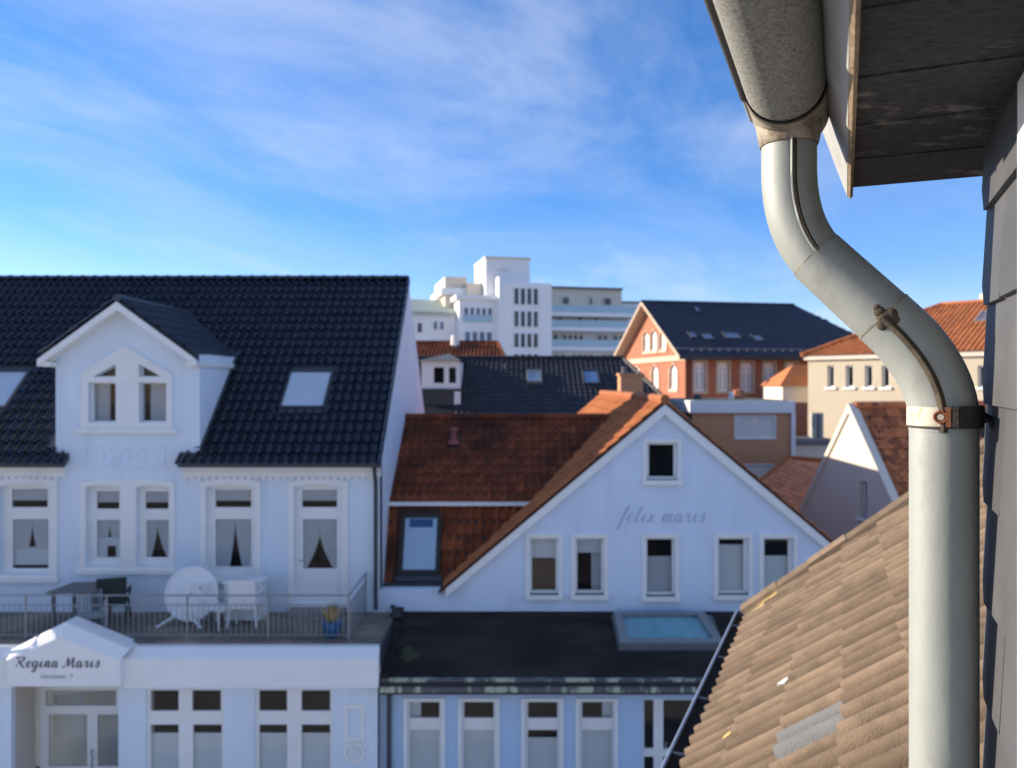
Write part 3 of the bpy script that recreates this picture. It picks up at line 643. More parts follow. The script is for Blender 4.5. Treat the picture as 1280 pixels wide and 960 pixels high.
tx0, tx1 = qx(66,16.8), qx(124,16.8); tt = qz(735,16.9)
MB().plate([(tx0,16.55),(tx1,16.65),(tx1,17.5),(tx0+.1,17.4)], [], (Vector((0,0,tt)), X, Y3, Z), -.04, 0).build('table_top', M_gtable, gt)
for ax_, ay in ((tx0+.1,16.65),(tx1-.06,16.72),(tx1-.06,17.4),(tx0+.18,17.3)): MB().box((ax_-.03,ay-.03,tz),(ax_+.03,ay+.03,tt-.04)).build('leg', M_gtable, gt)
chair('garden_chair', 'dark green garden chair beside the grey table on the terrace', M_gchair, qx(140,17.2), 17.25, 200, 0, 1.12, True)
chair('garden_chair', 'pale grey folding chair in front of the grey terrace table', mat('chair_pale_grey', (.30,.33,.34), .6, .1, 5), qx(112,16.5), 16.55, 30, 0, .9)
pt = thing('flower_pot', (qx(415,16.25), 16.3, tz), 'blue flower pot with dry yellow plant in the terrace corner', 'flower pot')
c0 = Vector((qx(415,16.3), 16.3, tz))
MB().tube([c0, c0+Z*.03, c0+Z*.26, c0+Z*.30], [.14,.15,.21,.22], 14).build('pot', M_pot, pt, smooth=40)
dp = MB()
for k in range(90):
    a = random.uniform(0, 6.28); r = random.uniform(.03,.24); h = random.uniform(.25,.50); b_ = c0+Z*.28+Vector((math.cos(a)*r*.5, math.sin(a)*r*.5, 0)); t_ = c0+Z*(.2+h)+Vector((math.cos(a)*r*1.15, math.sin(a)*r*1.15, 0))
    sd_ = Vector((-math.sin(a), math.cos(a), 0))*.02; md = (b_+t_)/2+Z*.05; dp.poly([b_, md+sd_, t_, md-sd_])
dp.build('foliage', M_dry, pt)

# ================================================================== blue house with red roof
hb = thing('blue_house', (3, 18, 0), 'light blue gabled house with red tiled roof and black flat-roofed front', 'house')
GX = 3.42; GZ = H-.38; GS = .84; GY0, GY1 = 17.86, 30.5
def mz(x): return GZ-GS*abs(x-GX)
bwz = H-4.62
wB = [(808,847,553,600,(812,843,556,596)), (662,698,672,743,(665,695,675,739)), (719,755,672,743,(722,752,675,739)), (807,844,672,745,(810,841,675,741)), (897,936,672,743,(900,931,675,739)), (954,992,672,743,(957,987,675,739))]
gl = lambda z: GX-(GZ-.12-z)/GS
outl = [(-2.97,3.0),(8.5,3.0),(8.5,bwz-.15),(GX,GZ-.12),(gl(bwz),bwz),(-2.97,bwz)]
MB().plate(outl, [rect(*qr(*w_[:4], D)) for w_ in wB], F18, -.25, 0, back=False).build('wall', M_blue, hb)
MB().poly([(8.5,18,0),(8.5,30.5,0),(8.5,30.5,bwz-.15),(8.5,18,bwz-.15)]).poly([(-2.9,30.5,0),(8.5,30.5,0),(8.5,30.5,bwz-.1),(GX,30.5,GZ-.1),(-2.9,30.5,bwz-.7)]).poly([(-2.9,18.3,0),(-2.9,30.5,0),(-2.9,30.5,H-3.3),(-2.9,19.3,H-3.3),(-2.9,18.6,H-4.5),(-2.9,18.3,H-4.7)]).build('rear_wall', M_blue, hb)
for k, w_ in enumerate(wB):
    r = qr(*w_[:4], D); p = qr(*w_[4], D); h = p[3]-p[2]; cs = []
    if k in (1, 2): cs = [(rect(p[0]-.02,p[1]+.02,p[2]+h*(.62 if k == 1 else .72),p[3]+.02), M_blindg, .1)]
    if k == 2: cs.append((rect(p[0]+(p[1]-p[0])*.62,p[1]+.02,p[2]-.02,p[3]), M_curt, .16))
    if k == 3: cs = [(rect(p[0]-.02,p[1]+.02,p[2]-.02,p[2]+h*.66), M_curt, .1)]
    if k == 4: cs = [(rect(p[0]-.02,p[1]+.02,p[2]-.02,p[2]+h*.88), M_blind, .1)]
    if k == 5: cs = [(rect(p[0]-.02,p[1]+.02,p[2]-.02,p[2]+h*.66), M_blind, .1)]
    g = .085
    MB().plate(rect(r[0]-g,r[1]+g,r[2]-.06,r[3]+g), [rect(*r)], F18, 0, .03).build('surround', M_trim, hb)
    window(hb, F18, rect(*r), [rect(*p)], .09, M_trim, sill=(r[0]-.1,r[1]+.1,r[2],.10,.10), curtains=cs)
handwriting('felix maris', F18, qx(774,D), qx(880,D), qz(653,D), .19, .0095, M_letter2, hb, slant=.5, gap=.1)
# verge boards
for s in (-1, 1):
    e = gl(bwz)-.0 if s < 0 else 8.6; lo = mz(e)
    m = MB(); a = Vector((GX,0,GZ)); b = Vector((e,0,lo)); th = .24
    m.plate([(GX,GZ-.03),(e,lo-.03),(e+(.0 if s < 0 else 0),lo-.03-th),(GX,GZ-.03-th*1.15)][::(1 if s > 0 else -1)], [], front(17.9), -.10, .03)
    m.build('verge_board', M_trim, hb)
rb = MB()
for s in (-1, 1):
    e = GX+(5.45 if s > 0 else -5.06); q = [Vector((GX,GY0,GZ)), Vector((e,GY0,mz(e))), Vector((e,GY1,mz(e))), Vector((GX,GY1,GZ))]; dn_ = Vector((0,0,-.07))
    rb.poly(q); rb.poly([p+dn_ for p in q][::-1]); rb.poly([q[0],q[1],q[1]+dn_,q[0]+dn_]); rb.poly([q[2],q[3],q[3]+dn_,q[2]+dn_])
# wing
A0 = Vector((0,18.52,H-4.60)); A1 = Vector((0,19.36,H-2.90)); B0 = Vector((0,19.36,H-2.84)); B1 = Vector((0,22.3,H-.96)); C1 = Vector((0,26,H-3.4))
for a, b in ((A0,A1),(B0,B1),(B1,C1)):
    rb.poly([a+X*-2.95, a+X*3.4, b+X*3.4, b+X*-2.95])
rb.poly([A0+X*-2.95,A1+X*-2.95,B1+X*-2.95,C1+X*-2.95])
roofB = rb.build('roof', mat('roof_batten_dark',(.07,.03,.022),.9,.2,2), hb)
cand = []
def keepU(c): return c.z > mz(c.x)-.10 and c.x > -3.0 and not (abs(c.x+1.55) < .24 and abs(c.y-21.35) < .2)
Vu = (B1-B0); nU = 10; tile_field(B0+X*-2.98-Vu.normalized()*.02, X, Vu, 31, nU, .205, Vu.length/nU, keepU, cand)
Vl = (A1-A0); nL = 5
slx0, slx1 = qx(500,18.9), qx(551,18.9)
def keepLw(c): return c.z > mz(c.x)-.10 and not (slx0-.03 < c.x < slx1+.03 and c.z > H-4.45 and c.z < H-3.0)
tile_field(A0+X*-2.98, X, Vl, 31, nL, .205, Vl.length/nL, keepLw, cand)
me_red = tile_mesh('tile', .205, Vu.length/nU, .022, [(x, h*1.35) for x, h in PANT], M_red)
lay_tiles(roofB, cand, me_red, M_red, 300, vis=lambda p: p.x < 3)
gt_ = []
def wingz(y): return -99 if y < 18.5 else (H-4.6+(y-18.52)*2.02 if y < 19.36 else (H-2.84+(y-19.36)*.639 if y < 22.3 else H-.96-(y-22.3)*.66))
for s in (-1, 1):
    Vd = Vector((-s,0,GS)).normalized(); ln = 5.45*math.sqrt(1+GS*GS); nr = 21; nc = int((GY1-GY0)/.205)+1
    U = -Y3 if s < 0 else Y3
    o = Vector((GX+s*5.45, GY0+nc*.205 if s < 0 else GY0-.0, mz(GX+5.45)))
    tile_field(o, U, Vd, nc, nr, .205, ln/nr, (lambda c: c.z > wingz(c.y)-.1 if c.x < 3 and c.y > 18.5 else c.z > H-4.55) if s < 0 else None, gt_)
me_or = tile_mesh('gable_tile', .205, 5.45*math.sqrt(1+GS*GS)/21, .030, PANT, M_orange); lay_tiles(roofB, gt_, me_or, M_orange, 0)
MB().tube([(GX,GY0-.02,GZ+.04),(GX,GY1,GZ+.04)], .11, 8).build('ridge_cap', M_orange, roofB)
MB().tube([(-2.97,22.3,H-.92),(2.7,22.3,H-.92)], .10, 8).build('ridge_cap', M_red, roofB)
MB().box((-2.97,19.22,H-2.93),(.55,19.34,H-2.845)).build('white_fascia_strip', M_trim, hb)
MB().tube([(-3.0,18.46,H-4.64),(-1.5,18.46,H-4.64)], .06, 8).build('gutter', M_anth, hb)
MB().tube([(-2.93,18.46,H-4.66),(-2.9,18.4,H-4.85),(-2.72,18.05,H-5.0),(-2.6,17.9,H-5.05),(-2.45,17.8,H-5.12)], .055, 8).build('downpipe', M_anth, hb, smooth=40)
MB().tube([(-2.6,17.75,H-5.2),(-2.55,17.6,H-5.02),(-2.5,17.5,H-5.15)], .11, 8).build('rain_hopper', M_iron, hb, smooth=50)
Fm = (A0.copy(), X, Vl.normalized(), X.cross(Vl.normalized()))
s_ = skylight(hb, Fm, (slx0+slx1)/2, .18, slx1-slx0, 1.45, inner=mat('blind_pale_blue',(.45,.60,.74),.5,.05,3), frame=M_iron, fw=.10, proud=.09)
MB().obox(Fm, (slx0+slx1)/2-.28, (slx0+slx1)/2+.28, 1.30, 1.50, .058, .068).build('blind_strip', M_bluebl, s_)
pc = Vector((-1.55, 21.3, H-2.84+(21.3-19.36)*.639))
MB().tube([pc, pc+Z*.10, pc+Z*.14, pc+Z*.34, pc+Z*.36, pc+Z*.44], [.17,.13,.075,.07,.12,.10], 10).build('vent_pipe', mat('vent_terracotta',(.30,.09,.075),.7,.1,4), roofB, smooth=40)
pc = Vector((2.35, 25.2, mz(2.35)))
MB().tube([pc, pc+Z*.12, pc+Z*.24, pc+Z*.30], [.22,.20,.14,.05], 10).build('roof_vent', mat('vent_grey',(.5,.48,.46),.6,.1,4), roofB, smooth=60)
ch = MB().box((3.85,28.4,H-1.5),(4.66,29.1,H+.30)).box((3.80,28.35,H+.30),(4.71,29.15,H+.38)).build('chimney', M_brickb, roofB)
MB().tube([(4.0,28.7,H+.36),(4.0,28.7,H+.62)], [.08,.07], 8).build('chimney_pot', M_greytile, roofB)
# low black roof in front
y0, z0_, y1, z1_ = 15.72, H-5.83, 18.0, H-5.13
Vf = Vector((0, y1-y0, z1_-z0_)); Lf = Vf.length; Vf.normalize(); Ff = (Vector((0,y0,z0_)), X, Vf, X.cross(Vf))
lr = MB().obox(Ff, XE+.04, 9.0, 0, Lf, -.2, 0).build('front_roof', M_bitu, hb)
for k in range(4): MB().obox(Ff, XE+.04, 9.0, k*Lf/4-.04, (k+1)*Lf/4, .001+.006*(4-k), .012+.006*(4-k)).build('felt_sheet', M_bitu, lr)
MB().obox(Ff, XE+.035, XE+.17, -.02, Lf, .0, .13).build('roof_kerb', M_bitu, hb)
for k in range(5):
    a = XE+.5+random.uniform(-.12,.12); b = .7+random.uniform(-.2,.25); MB().plate([(a+random.uniform(.08,.14)*math.cos(q), b+random.uniform(.1,.2)*math.sin(q)) for q in [k2*.7 for k2 in range(9)]], [], Ff, .03, .043+.002*k).build('moss_patch', M_moss_shade, lr)
# rooflight
ra = (qx(772,17.0), qx(905,16.6)); rc = (ra[0]+ra[1])/2
sk = thing('rooflight', (rc, 17, H-5.4), 'flat teal-glazed rooflight with grey frame on the black front roof', 'rooflight')
MB().plate([(ra[0],.95),(ra[1],.95),(ra[1]-.15,2.1),(ra[0]+.0,2.1)], [[(ra[0]+.2,1.12),(ra[1]-.2,1.12),(ra[1]-.33,1.98),(ra[0]+.17,1.98)]], Ff, .01, .20).build('frame', M_rail, sk)
MB().plate([(ra[0]-.04,.90),(ra[1]+.04,.90),(ra[1]+.04,2.15),(ra[0]-.04,2.15)], [], Ff, .04, .07).build('upstand', M_greytile, sk)
MB().plate([(ra[0]+.2,1.12),(ra[1]-.2,1.12),(ra[1]-.33,1.98),(ra[0]+.17,1.98)], [], Ff, .10, .13).build('glazing', M_teal, sk)
# eave trim: strip, gutter, fascia
MB().box((XE+.03,15.66,H-5.84),(9,15.74,H-5.775)).build('eave_strip', M_zincold, hb)
MB().box((XE+.03,15.62,H-5.90),(9,15.72,H-5.845)).build('eave_dark_board', M_iron, hb)  # dark band between the eave strip and the gutter
for k in range(14): MB().box((XE+.03+k*.9,15.57,H-6.01),(XE+.03+k*.9+.895,15.70,H-5.905)).build('gutter_length', M_zincold, hb)
MB().box((XE+.03,15.60,H-6.06),(9,15.75,H-6.012)).build('soffit_strip', M_iron, hb)
G = 15.9; FG = front(G)
gB = [(505,556), (573,624), (652,704), (720,772)]
inn = [(512,549),(580,617),(660,697),(728,766)]
gholes = [rect(*qr(a+4,b-4,876,1010,G)) for a, b in gB]
ddr = qr(803,884,874,1100,G); ddr = (ddr[0], ddr[1], .15, ddr[3]); gholes.append(rect(*ddr))
MB().plate([(XE-.03,0),(9,0),(9,H-6.02),(XE-.03,H-6.02)], gholes, FG, -.15, 0, back=False).build('front_wall', M_blue2, hb)
for k, ((a, b), (c, d)) in enumerate(zip(gB, inn)):
    r = qr(a+4,b-4,876,1010,G); p = [qr(c,d,879,899,G), qr(c,d,914,1000,G)]
    MB().plate(rect(r[0]-.07,r[1]+.07,r[2]-.07,r[3]+.06), [rect(*r)], FG, 0, .035).build('surround', M_trim, hb)
    cs = [(rect(*qr(c-2,d+2,925 if k == 2 else 908,1010,G)), M_blind, .06)]
    if k in (0, 3): e0, e1 = ((c-2,c+13) if k == 0 else (d-12,d+2)); cs.append((rect(*qr(e0,e1,876,902,G)), M_blindg, .1))
    window(hb, FG, rect(*r), [rect(*q) for q in p], .06, M_trim, curtains=cs)
dpn = [qr(806,818,877,938,G), qr(830,880,877,938,G), qr(806,818,948,1050,G), qr(830,880,948,1050,G)]
dd = window(hb, FG, rect(*ddr), [rect(*q) for q in dpn], .08, M_trim); rename(dd, 'glazed_door')
MB().tube([(qx(831,G),G+.03,qz(938,G)),(qx(832,G),G-.0,qz(930,G)),(qx(834,G),G-.0,qz(928,G))], .014, 6).build('handle', M_rail, dd)
MB().tube([(qx(487,G),15.82,H-5.95),(qx(487,G),15.82,0)], .045, 8).build('front_downpipe', M_anth, hb, smooth=40)

# ================================================================== dark-roofed house behind
hd = thing('dark_roofed_house', (1, 33, 0), 'house with dark grey tiled roof, two skylights and a white dormer', 'house')
a, b, c, d = Vector((-9,36,H+1.15)), Vector((4.97,36,H+1.15)), Vector((7.1,31.1,H-1.7)), Vector((-9,31.1,H-1.7))
e, f = Vector((7.1,41,H-1.7)), Vector((-9,41,H-1.7))
rd = MB().poly([d,c,b,a]).poly([c,e,b]).poly([e,f,a,b]).build('roof', M_dark, hd)
MB().box((-8.8,31.4,0),(6.9,40.6,H-1.72)).build('wall', M_creamw, hd)
Vd = (a-d).normalized(); Fd_ = (d.copy(), X, Vd, X.cross(Vd)); cd_ = []
ld = (a-d).length
tile_field(d+X*0-Vd*.05, X, Vd, 74, 17, .22, ld/17, lambda p: p.x < 4.97+(36-p.y)*.44 and not (p.x < -2.3), cd_)
lay_tiles(rd, cd_, tile_mesh('tile', .22, ld/17, .028, PANT, M_dark), M_dark, 0)
MB().tube([a+Z*.03, b+Z*.03], .10, 8).build('ridge_cap', M_dark, rd); MB().tube([b+Z*.03, c+Z*.03], .09, 8).build('hip_cap', M_dark, rd)
def on_dark(px, py):   # point on front slope for a pixel
    k = (H+1.15-(H-1.7))/(36-31.1); yy = (-1.7-31.1*k)/((480-py)*.001-k); return qx(px, yy)+9, (yy-31.1)/Vd.y
u_, v_ = on_dark(668, 481); skylight(hd, Fd_, u_, v_, .64, 1.0, inner=mat('skylight_open_pane',(.36,.42,.50),.3,.2,3), frame=M_rail, fw=.09, proud=.17)
u_, v_ = on_dark(740, 483); skylight(hd, Fd_, u_, v_, .72, 1.15, inner=mat('skylight_sky_reflect',(.20,.32,.50),.2,.1,3), frame=M_anth, fw=.08, proud=.17)  # inner sheet coloured as the blue sky reflected in the pane
u_, v_ = on_dark(632, 462); q = Fd_[0]+X*u_+Vd*v_; MB().tube([q, q+Z*.25], .09, 6).build('roof_vent', M_anth, rd)
# dormer
yf = 32.6; dx0, dx1 = qx(527,yf), qx(574,yf); Fdm = front(yf)
dpa = [qr(541,556,458,480,yf), qr(560,571,458,480,yf)]
MB().plate(rect(dx0,dx1,qz(486,yf),qz(451,yf)), [rect(*q) for q in dpa], Fdm, -.12, 0).build('dormer_front', M_trim, hd)
dwn = None
for q in dpa:
    wn = MB().plate(rect(*q), [rect(q[0]+.04,q[1]-.04,q[2]+.04,q[3]-.04)], Fdm, -.1, -.04).build('dormer_window', M_trim, hd); MB().plate(rect(*q), [], Fdm, -.09, -.08).build('pane', M_dkglass, wn)
MB().box((dx0+.05,yf+.9,qz(484,yf)),(dx1-.05,yf+.92,qz(452,yf))).build('dormer_back', M_room, hd)
MB().box((dx0,yf+.12,qz(486,yf)),(dx0+.06,35.9,qz(452,yf))).box((dx1-.06,yf+.12,qz(486,yf)),(dx1,35.9,qz(452,yf))).build('dormer_cheek', M_trim, hd)
ap = (dx0+dx1)/2+.3
MB().poly([(dx0-.15,yf-.2,qz(451,yf)),(dx1+.1,yf-.2,qz(451,yf)),(ap,yf+.5,qz(442,yf)+.02)]).poly([(dx1+.1,yf-.2,qz(451,yf)),(dx1+.1,36,qz(451,yf)),(ap,36,qz(442,yf)),(ap,yf+.5,qz(442,yf)+.02)]).poly([(dx0-.15,yf-.2,qz(451,yf)),(ap,yf+.5,qz(442,yf)+.02),(ap,36,qz(442,yf)),(dx0-.15,36,qz(451,yf))]).build('dormer_roof', mat('zinc_roof_grey',(.16,.165,.16),.6,.15,2), hd)
MB().box((dx0+.05,yf-.05,qz(540,yf)),(dx1-.2,yf+.2,qz(488,yf))).build('dormer_base', mat('slate_cladding',(.065,.063,.062),.8,.2,3), hd)
MB().box((dx1-.2,yf-.06,qz(540,yf)),(dx1+.05,yf+.2,qz(489,yf))).build('corner_board', M_trim, hd)
MB().box((dx0-.05,yf-.1,qz(489,yf)),(dx1+.05,yf+.1,qz(486,yf))).build('dormer_sill', M_anth, hd)
# ================================================================== far red roof
hr = thing('red_roofed_house', (-3.5, 47, 0), 'house with plain brick-red hipped roof below the white apartment block', 'house')
zt_, zb_ = qz(428,48), qz(452,45)
pa, pb, pc_, pd_ = Vector((qx(505,48),48,zt_)), Vector((qx(622,48),48,zt_)), Vector((qx(634,45),44.6,zb_)), Vector((qx(500,45),44.6,zb_))
r_ = MB().poly([pd_,pc_,pb,pa]).poly([pc_,Vector((pc_.x,51.4,zb_)),pb]).poly([Vector((pc_.x,51.4,zb_)),Vector((pd_.x,51.4,zb_)),pa,pb]).build('roof', M_red, hr)
cr = []; Vq = (pa-pd_); Vq = Vector((0,Vq.y,Vq.z)); tile_field(pd_, X, Vq, 28, 9, .22, Vq.length/9, lambda p: p.x < pb.x+(48-p.y)*.2-.1, cr); lay_tiles(r_, cr, tile_mesh('tile', .22, Vq.length/9, .03, PANT, M_red), M_red, 0)
MB().tube([pa, pb], .12, 8).build('ridge_cap', M_red, r_); MB().tube([pb, pc_], .1, 8).build('hip_cap', M_red, r_)
MB().box((pd_.x+.2,44.9,0),(pc_.x-.2,51.2,zb_-.02)).build('wall', M_creamw, hr)
pq = Vector((qx(568,47),47.5,zt_-.5)); MB().tube([pq, pq+Z*.9], [.28,.22], 8).build('chimney', M_shut, r_)

# ================================================================== apartment block
A = 92.0; FA = front(A)
ha = thing('apartment_block', (qx(607,A), A, 0), 'large stepped white apartment block with tower and glass balconies', 'apartment block')
ast = lambda p: p if p < 607 else 607+(p-607)*1.075
def ablock(nm, px0, px1, py0, d0, d1, m, py1=None):
    px0, px1 = ast(px0), ast(px1)
    return MB().box((qx(px0,d0),d0,0 if py1 is None else qz(py1,d0)),(qx(px1,d0),d1,qz(py0,d0))).build(nm, m, ha)
def awin(px0, px1, py0, py1, d, split=1, fm=M_apt, pm_=None):
    Fa = front(d); a0, a1, b0, b1 = qr(ast(px0),ast(px1),py0,py1,d); ww = (a1-a0)/split
    pn = [rect(a0+k*ww+.12, a0+(k+1)*ww-.12, b0+.12, b1-.12) for k in range(split)]
    wn = MB().plate(rect(a0,a1,b0,b1), pn, Fa, 0, .12).build('window', fm, ha)
    for q in pn: MB().plate(q, [], Fa, .01, .04).build('pane', pm_ or M_aptwin, wn)
M_aptwin = mat('apartment_window', (.05,.055,.065), .2, .5, .4)
M_aptwinb = mat('apartment_window_blue', (.09,.14,.24), .2, .4, .4)
ablock('tower', 607, 660, 322, 92, 99, M_apt); ablock('tower_parapet', 606, 661, 320, 91.9, 99.1, M_apttan, 323)
ablock('stair_block', 618, 682, 352, 90, 97, M_apt)
ablock('stair_fin', 617.5, 620, 345, 89.8, 96, M_apt)
for py0, py1 in ((358,381),(387,409),(415,435),(441,452)):
    awin(635, 666, py0, py1, 89.97, 4)
awin(622, 636, 334.5, 337.5, 91.97)
ablock('left_block', 571, 619, 374, 91, 100, M_apt); ablock('left_slab', 566, 619, 369, 90.6, 99, M_apt, 374.5)
ablock('penthouse', 563, 590, 347, 95, 104, M_apttan); ablock('penthouse_slab', 557, 592, 361, 94.5, 104, M_apt, 369); ablock('penthouse_small', 588, 607, 354, 94, 99, M_apttan)
awin(576, 613, 384, 403, 90.97, 5, pm_=M_aptwinb); awin(577, 613, 414, 432, 90.97, 4, pm_=M_aptwinb)
MB().obox(front(90.9), qx(576,91), qx(613,91), qz(403,91), qz(394,91), 0, .06).build('balcony_glass', M_aptglass, ha)
ablock('low_wing', 505, 572, 391, 93, 103, M_apt)
awin(543, 549.5, 402, 414, 92.97, 1, pm_=M_aptwinb); awin(551, 557.5, 402, 414, 92.97, 1, pm_=M_aptwinb); awin(523, 531, 404, 418, 92.97, 1)
r0 = [Vector((qx(500,92.5),92.5,qz(391,92.5))), Vector((qx(571,92.5),92.5,qz(391,92.5))), Vector((qx(571,99),99,qz(376,99))), Vector((qx(500,99),99,qz(376,99)))]
MB().poly(r0).poly([r0[0]-Z*.3,r0[1]-Z*.3,r0[1],r0[0]]).build('green_roof', M_green, ha)
# right wing with balconies
ablock('right_wing', 680, 792, 388, 96, 106, M_apt); ablock('top_storey', 680, 788, 356, 98, 106, M_apttan); ablock('top_slab', 679, 789, 355, 97.6, 106, M_greytile, 357.5)
ablock('end_wing', 788, 822, 373, 99, 108, M_apt); ablock('end_wing_slab', 787, 823, 372, 98.7, 108, M_greytile, 374)
for py0, py1, dd_ in ((378,388,94.2),(393,407,94.2),(421,432,94.2)):
    MB().obox(front(dd_), qx(ast(681),dd_), qx(ast(818 if py0 > 380 else 800),dd_), qz(py1,dd_), qz(py1-9,dd_), 0, .05).build('balcony_glass', M_aptglass, ha)
    ablock('balcony_slab', 680, 820, py1, 94, 97, M_apt, py1+5)
for px0, px1 in ((690,697),(703,709),(728,734),(748,753)): awin(px0, px1, 393, 402, 95.97, 1)
for px0, px1, sp in ((688,704,2),(708,735,4),(752,766,2),(772,786,2)): awin(px0, px1, 416, 428, 95.97, sp)
for px0, px1 in ((694,699),(746,751),(712,722),(764,775)): awin(px0, px1, 368, 379, 97.97, 1, fm=M_apttan)
for px0, px1, sp in ((690,713,3),(720,748,4),(758,780,3)): awin(px0, px1, 441, 452, 95.97, sp)

ha.rotation_euler = (0, 0, R(13))

# ================================================================== brick building
hk = thing('brick_building', (14, 50, 0), 'red brick building with dark blue slate roof and sunlit gable', 'building')
th = R(12); U1 = Vector((math.cos(th), math.sin(th), 0)); U2 = Vector((-math.sin(th), math.cos(th), 0))
Cn = Vector((qx(858,48), 48, 0)); WD = 11.3; LN = 14.4; kz = qz(441,48); kr = qz(377,53.6)
FL = (Cn.copy(), U1, Z, -U2); FGb = (Cn.copy(), -U2*-1, Z, -U1)  # gable axis runs away from the corner
FGb = (Cn.copy(), U2, Z, -U1)
def lx(px):  # distance along long side for pixel column
    r = (px-640)*.001; return (r*Cn.y-Cn.x)/(U1.x-r*U1.y)
def gx(px):
    r = (px-640)*.001; return (r*Cn.y-Cn.x)/(U2.x-r*U2.y)
wk = []
for c in (875, 904, 933.5, 961.5, 989): s0, s1 = lx(c-7), lx(c+7); wk.append((s0, s1, qz(489,49), qz(453,49)))
wk.append((lx(1018), lx(1032), qz(489,49), qz(453,49)))
def arch(r, n=6, k=.5):
    a0, a1, b0, b1 = r; rr = (a1-a0)/2; h = rr*k; return [(a0,b0),(a1,b0),(a1,b1-h)]+[((a0+a1)/2+rr*math.cos(math.pi*q/n), b1-h+h*math.sin(math.pi*q/n)) for q in range(1,n)]+[(a0,b1-h)]
MB().plate([(0,0),(LN,0),(LN,kz),(0,kz)], [arch(r, k=.4) for r in wk], FL, -.3, 0, back=False).build('wall', M_brick, hk)
for r in wk:
    o = arch(r, k=.4); cx_ = (r[0]+r[1])/2; wdt = r[1]-r[0]; b0, b1 = r[2], r[3]
    MB().plate([(r[0]-.12,b0-.15),(r[1]+.12,b0-.15),(r[1]+.12,b1+.12),(r[0]-.12,b1+.12)], [o], FL, 0, .05).build('surround', mat('sandstone_pale',(.50,.40,.30),.9,.08,2) if 'sandstone_pale' not in MATS else MATS['sandstone_pale'], hk)
    pn = [rect(r[0]+.1,cx_-.05,b0+.1,b0+.66*(b1-b0)), rect(cx_+.05,r[1]-.1,b0+.1,b0+.66*(b1-b0)), rect(r[0]+.1,cx_-.05,b0+.72*(b1-b0),b1-.35), rect(cx_+.05,r[1]-.1,b0+.72*(b1-b0),b1-.35)]
    wn = MB().plate(o, pn, FL, -.2, -.12).build('window', M_trim, hk)
    for q in pn: MB().plate(q, [], FL, -.18, -.17).build('pane', M_blindg, wn)
gw_ = []
for c in (808, 817.5, 829): m_ = gx(c); gw_.append((m_-.55, m_+.55, qz(438,53), qz(413,53)))
for c in (797, 819, 842): m_ = gx(c); gw_.append((m_-.6, m_+.6, qz(486,52.5), qz(457,52.5)))
MB().plate([(0,0),(WD,0),(WD,kz),(WD/2,kr-.2),(0,kz)], [arch(r, k=1) for r in gw_], FGb, -.3, 0, back=False).build('gable_wall', M_brick, hk)
for r in gw_:
    MB().plate([(r[0]-.1,r[2]-.2),(r[1]+.1,r[2]-.2),(r[1]+.1,r[3]-.35),((r[0]+r[1])/2,r[3]+.15),(r[0]-.1,r[3]-.35)], [arch(r, k=1)], FGb, 0, .06).build('surround', MATS['sandstone_pale'], hk)
    pn = rect(r[0]+.15,r[1]-.15,r[2]+.15,r[3]-.55); wn = MB().plate(arch(r, k=1), [pn], FGb, -.2, -.1).build('window', M_trim, hk); MB().plate(pn, [], FGb, -.18, -.17).build('pane', M_shut, wn)
MB().obox(FGb, 0, WD, kz-.45, kz-.1, 0, .10).build('string_course', MATS['sandstone_pale'], hk)
MB().obox(FGb, 0, .5, 0, kz-.46, 0, .08).build('corner_pilaster', M_brick, hk)
Pk = lambda a, b, z: Cn+U1*a+U2*b+Z*z
ro = .55; kd = (kr-kz)/(WD/2)
e0, e1 = Pk(-.7,-ro,kz-ro*kd*.55), Pk(LN,-ro,kz-ro*kd*.55); rg0, rg1 = Pk(-.7,WD/2,kr), Pk(LN-3.8,WD/2,kr); f0, f1 = Pk(-.7,WD+ro,kz-ro*kd*.55), Pk(LN,WD+ro,kz-ro*kd*.55)
dn_ = Vector((0,0,-.22))
rk = MB().poly([e0,e1,rg1,rg0]).poly([e1,f1,rg1]).poly([f1,f0,rg0,rg1]).poly([e0+dn_,e1+dn_,e1,e0]).build('roof', M_navy, hk)
Vk = (rg0-e0); Vk = U2*(WD/2+ro)+Z*(kr-kz+ro*kd*.55); ck = []
tile_field(e0, U1, Vk, 62, 17, .28, Vk.length/17, lambda p: (p-Cn).dot(U1) < LN-3.8*((p.z-kz)/(kr-kz)) - .1, ck)
FLAT = [(0,0),(.5,.004),(1,0)]
lay_tiles(rk, ck, tile_mesh('slate', .28, Vk.length/17, .02, FLAT, M_navy, .012), M_navy, 0)
MB().poly([e0+dn_,rg0+dn_,rg0,e0]).poly([rg0+dn_,f0+dn_,f0,rg0]).build('verge_board', MATS['sandstone_pale'], hk)
MB().poly([e0+dn_-U1*.01,rg0+dn_-U1*.01,rg0+U1*.7+dn_,e0+U1*.7+dn_]).poly([rg0+dn_-U1*.01,f0+dn_,f0+U1*.7+dn_,rg0+U1*.7+dn_]).build('verge_soffit', MATS['sandstone_pale'], hk)
MB().tube([rg0, rg1], .10, 6).build('ridge_cap', M_navy, rk)
Fk = (e0.copy(), U1, Vk.normalized(), U1.cross(Vk.normalized()))
def on_brick(px, py):
    d = Vector(((px-640)*.001, 1, (480-py)*.001)); o = Vector((0,0,H)); n = Fk[3]; t = (Fk[0]-o).dot(n)/d.dot(n); p = o+d*t-Fk[0]; return p.dot(Fk[1]), p.dot(Fk[2])
m_sk2 = mat('skylight_grey_pane', (.20,.24,.32), .3, .3, 2)
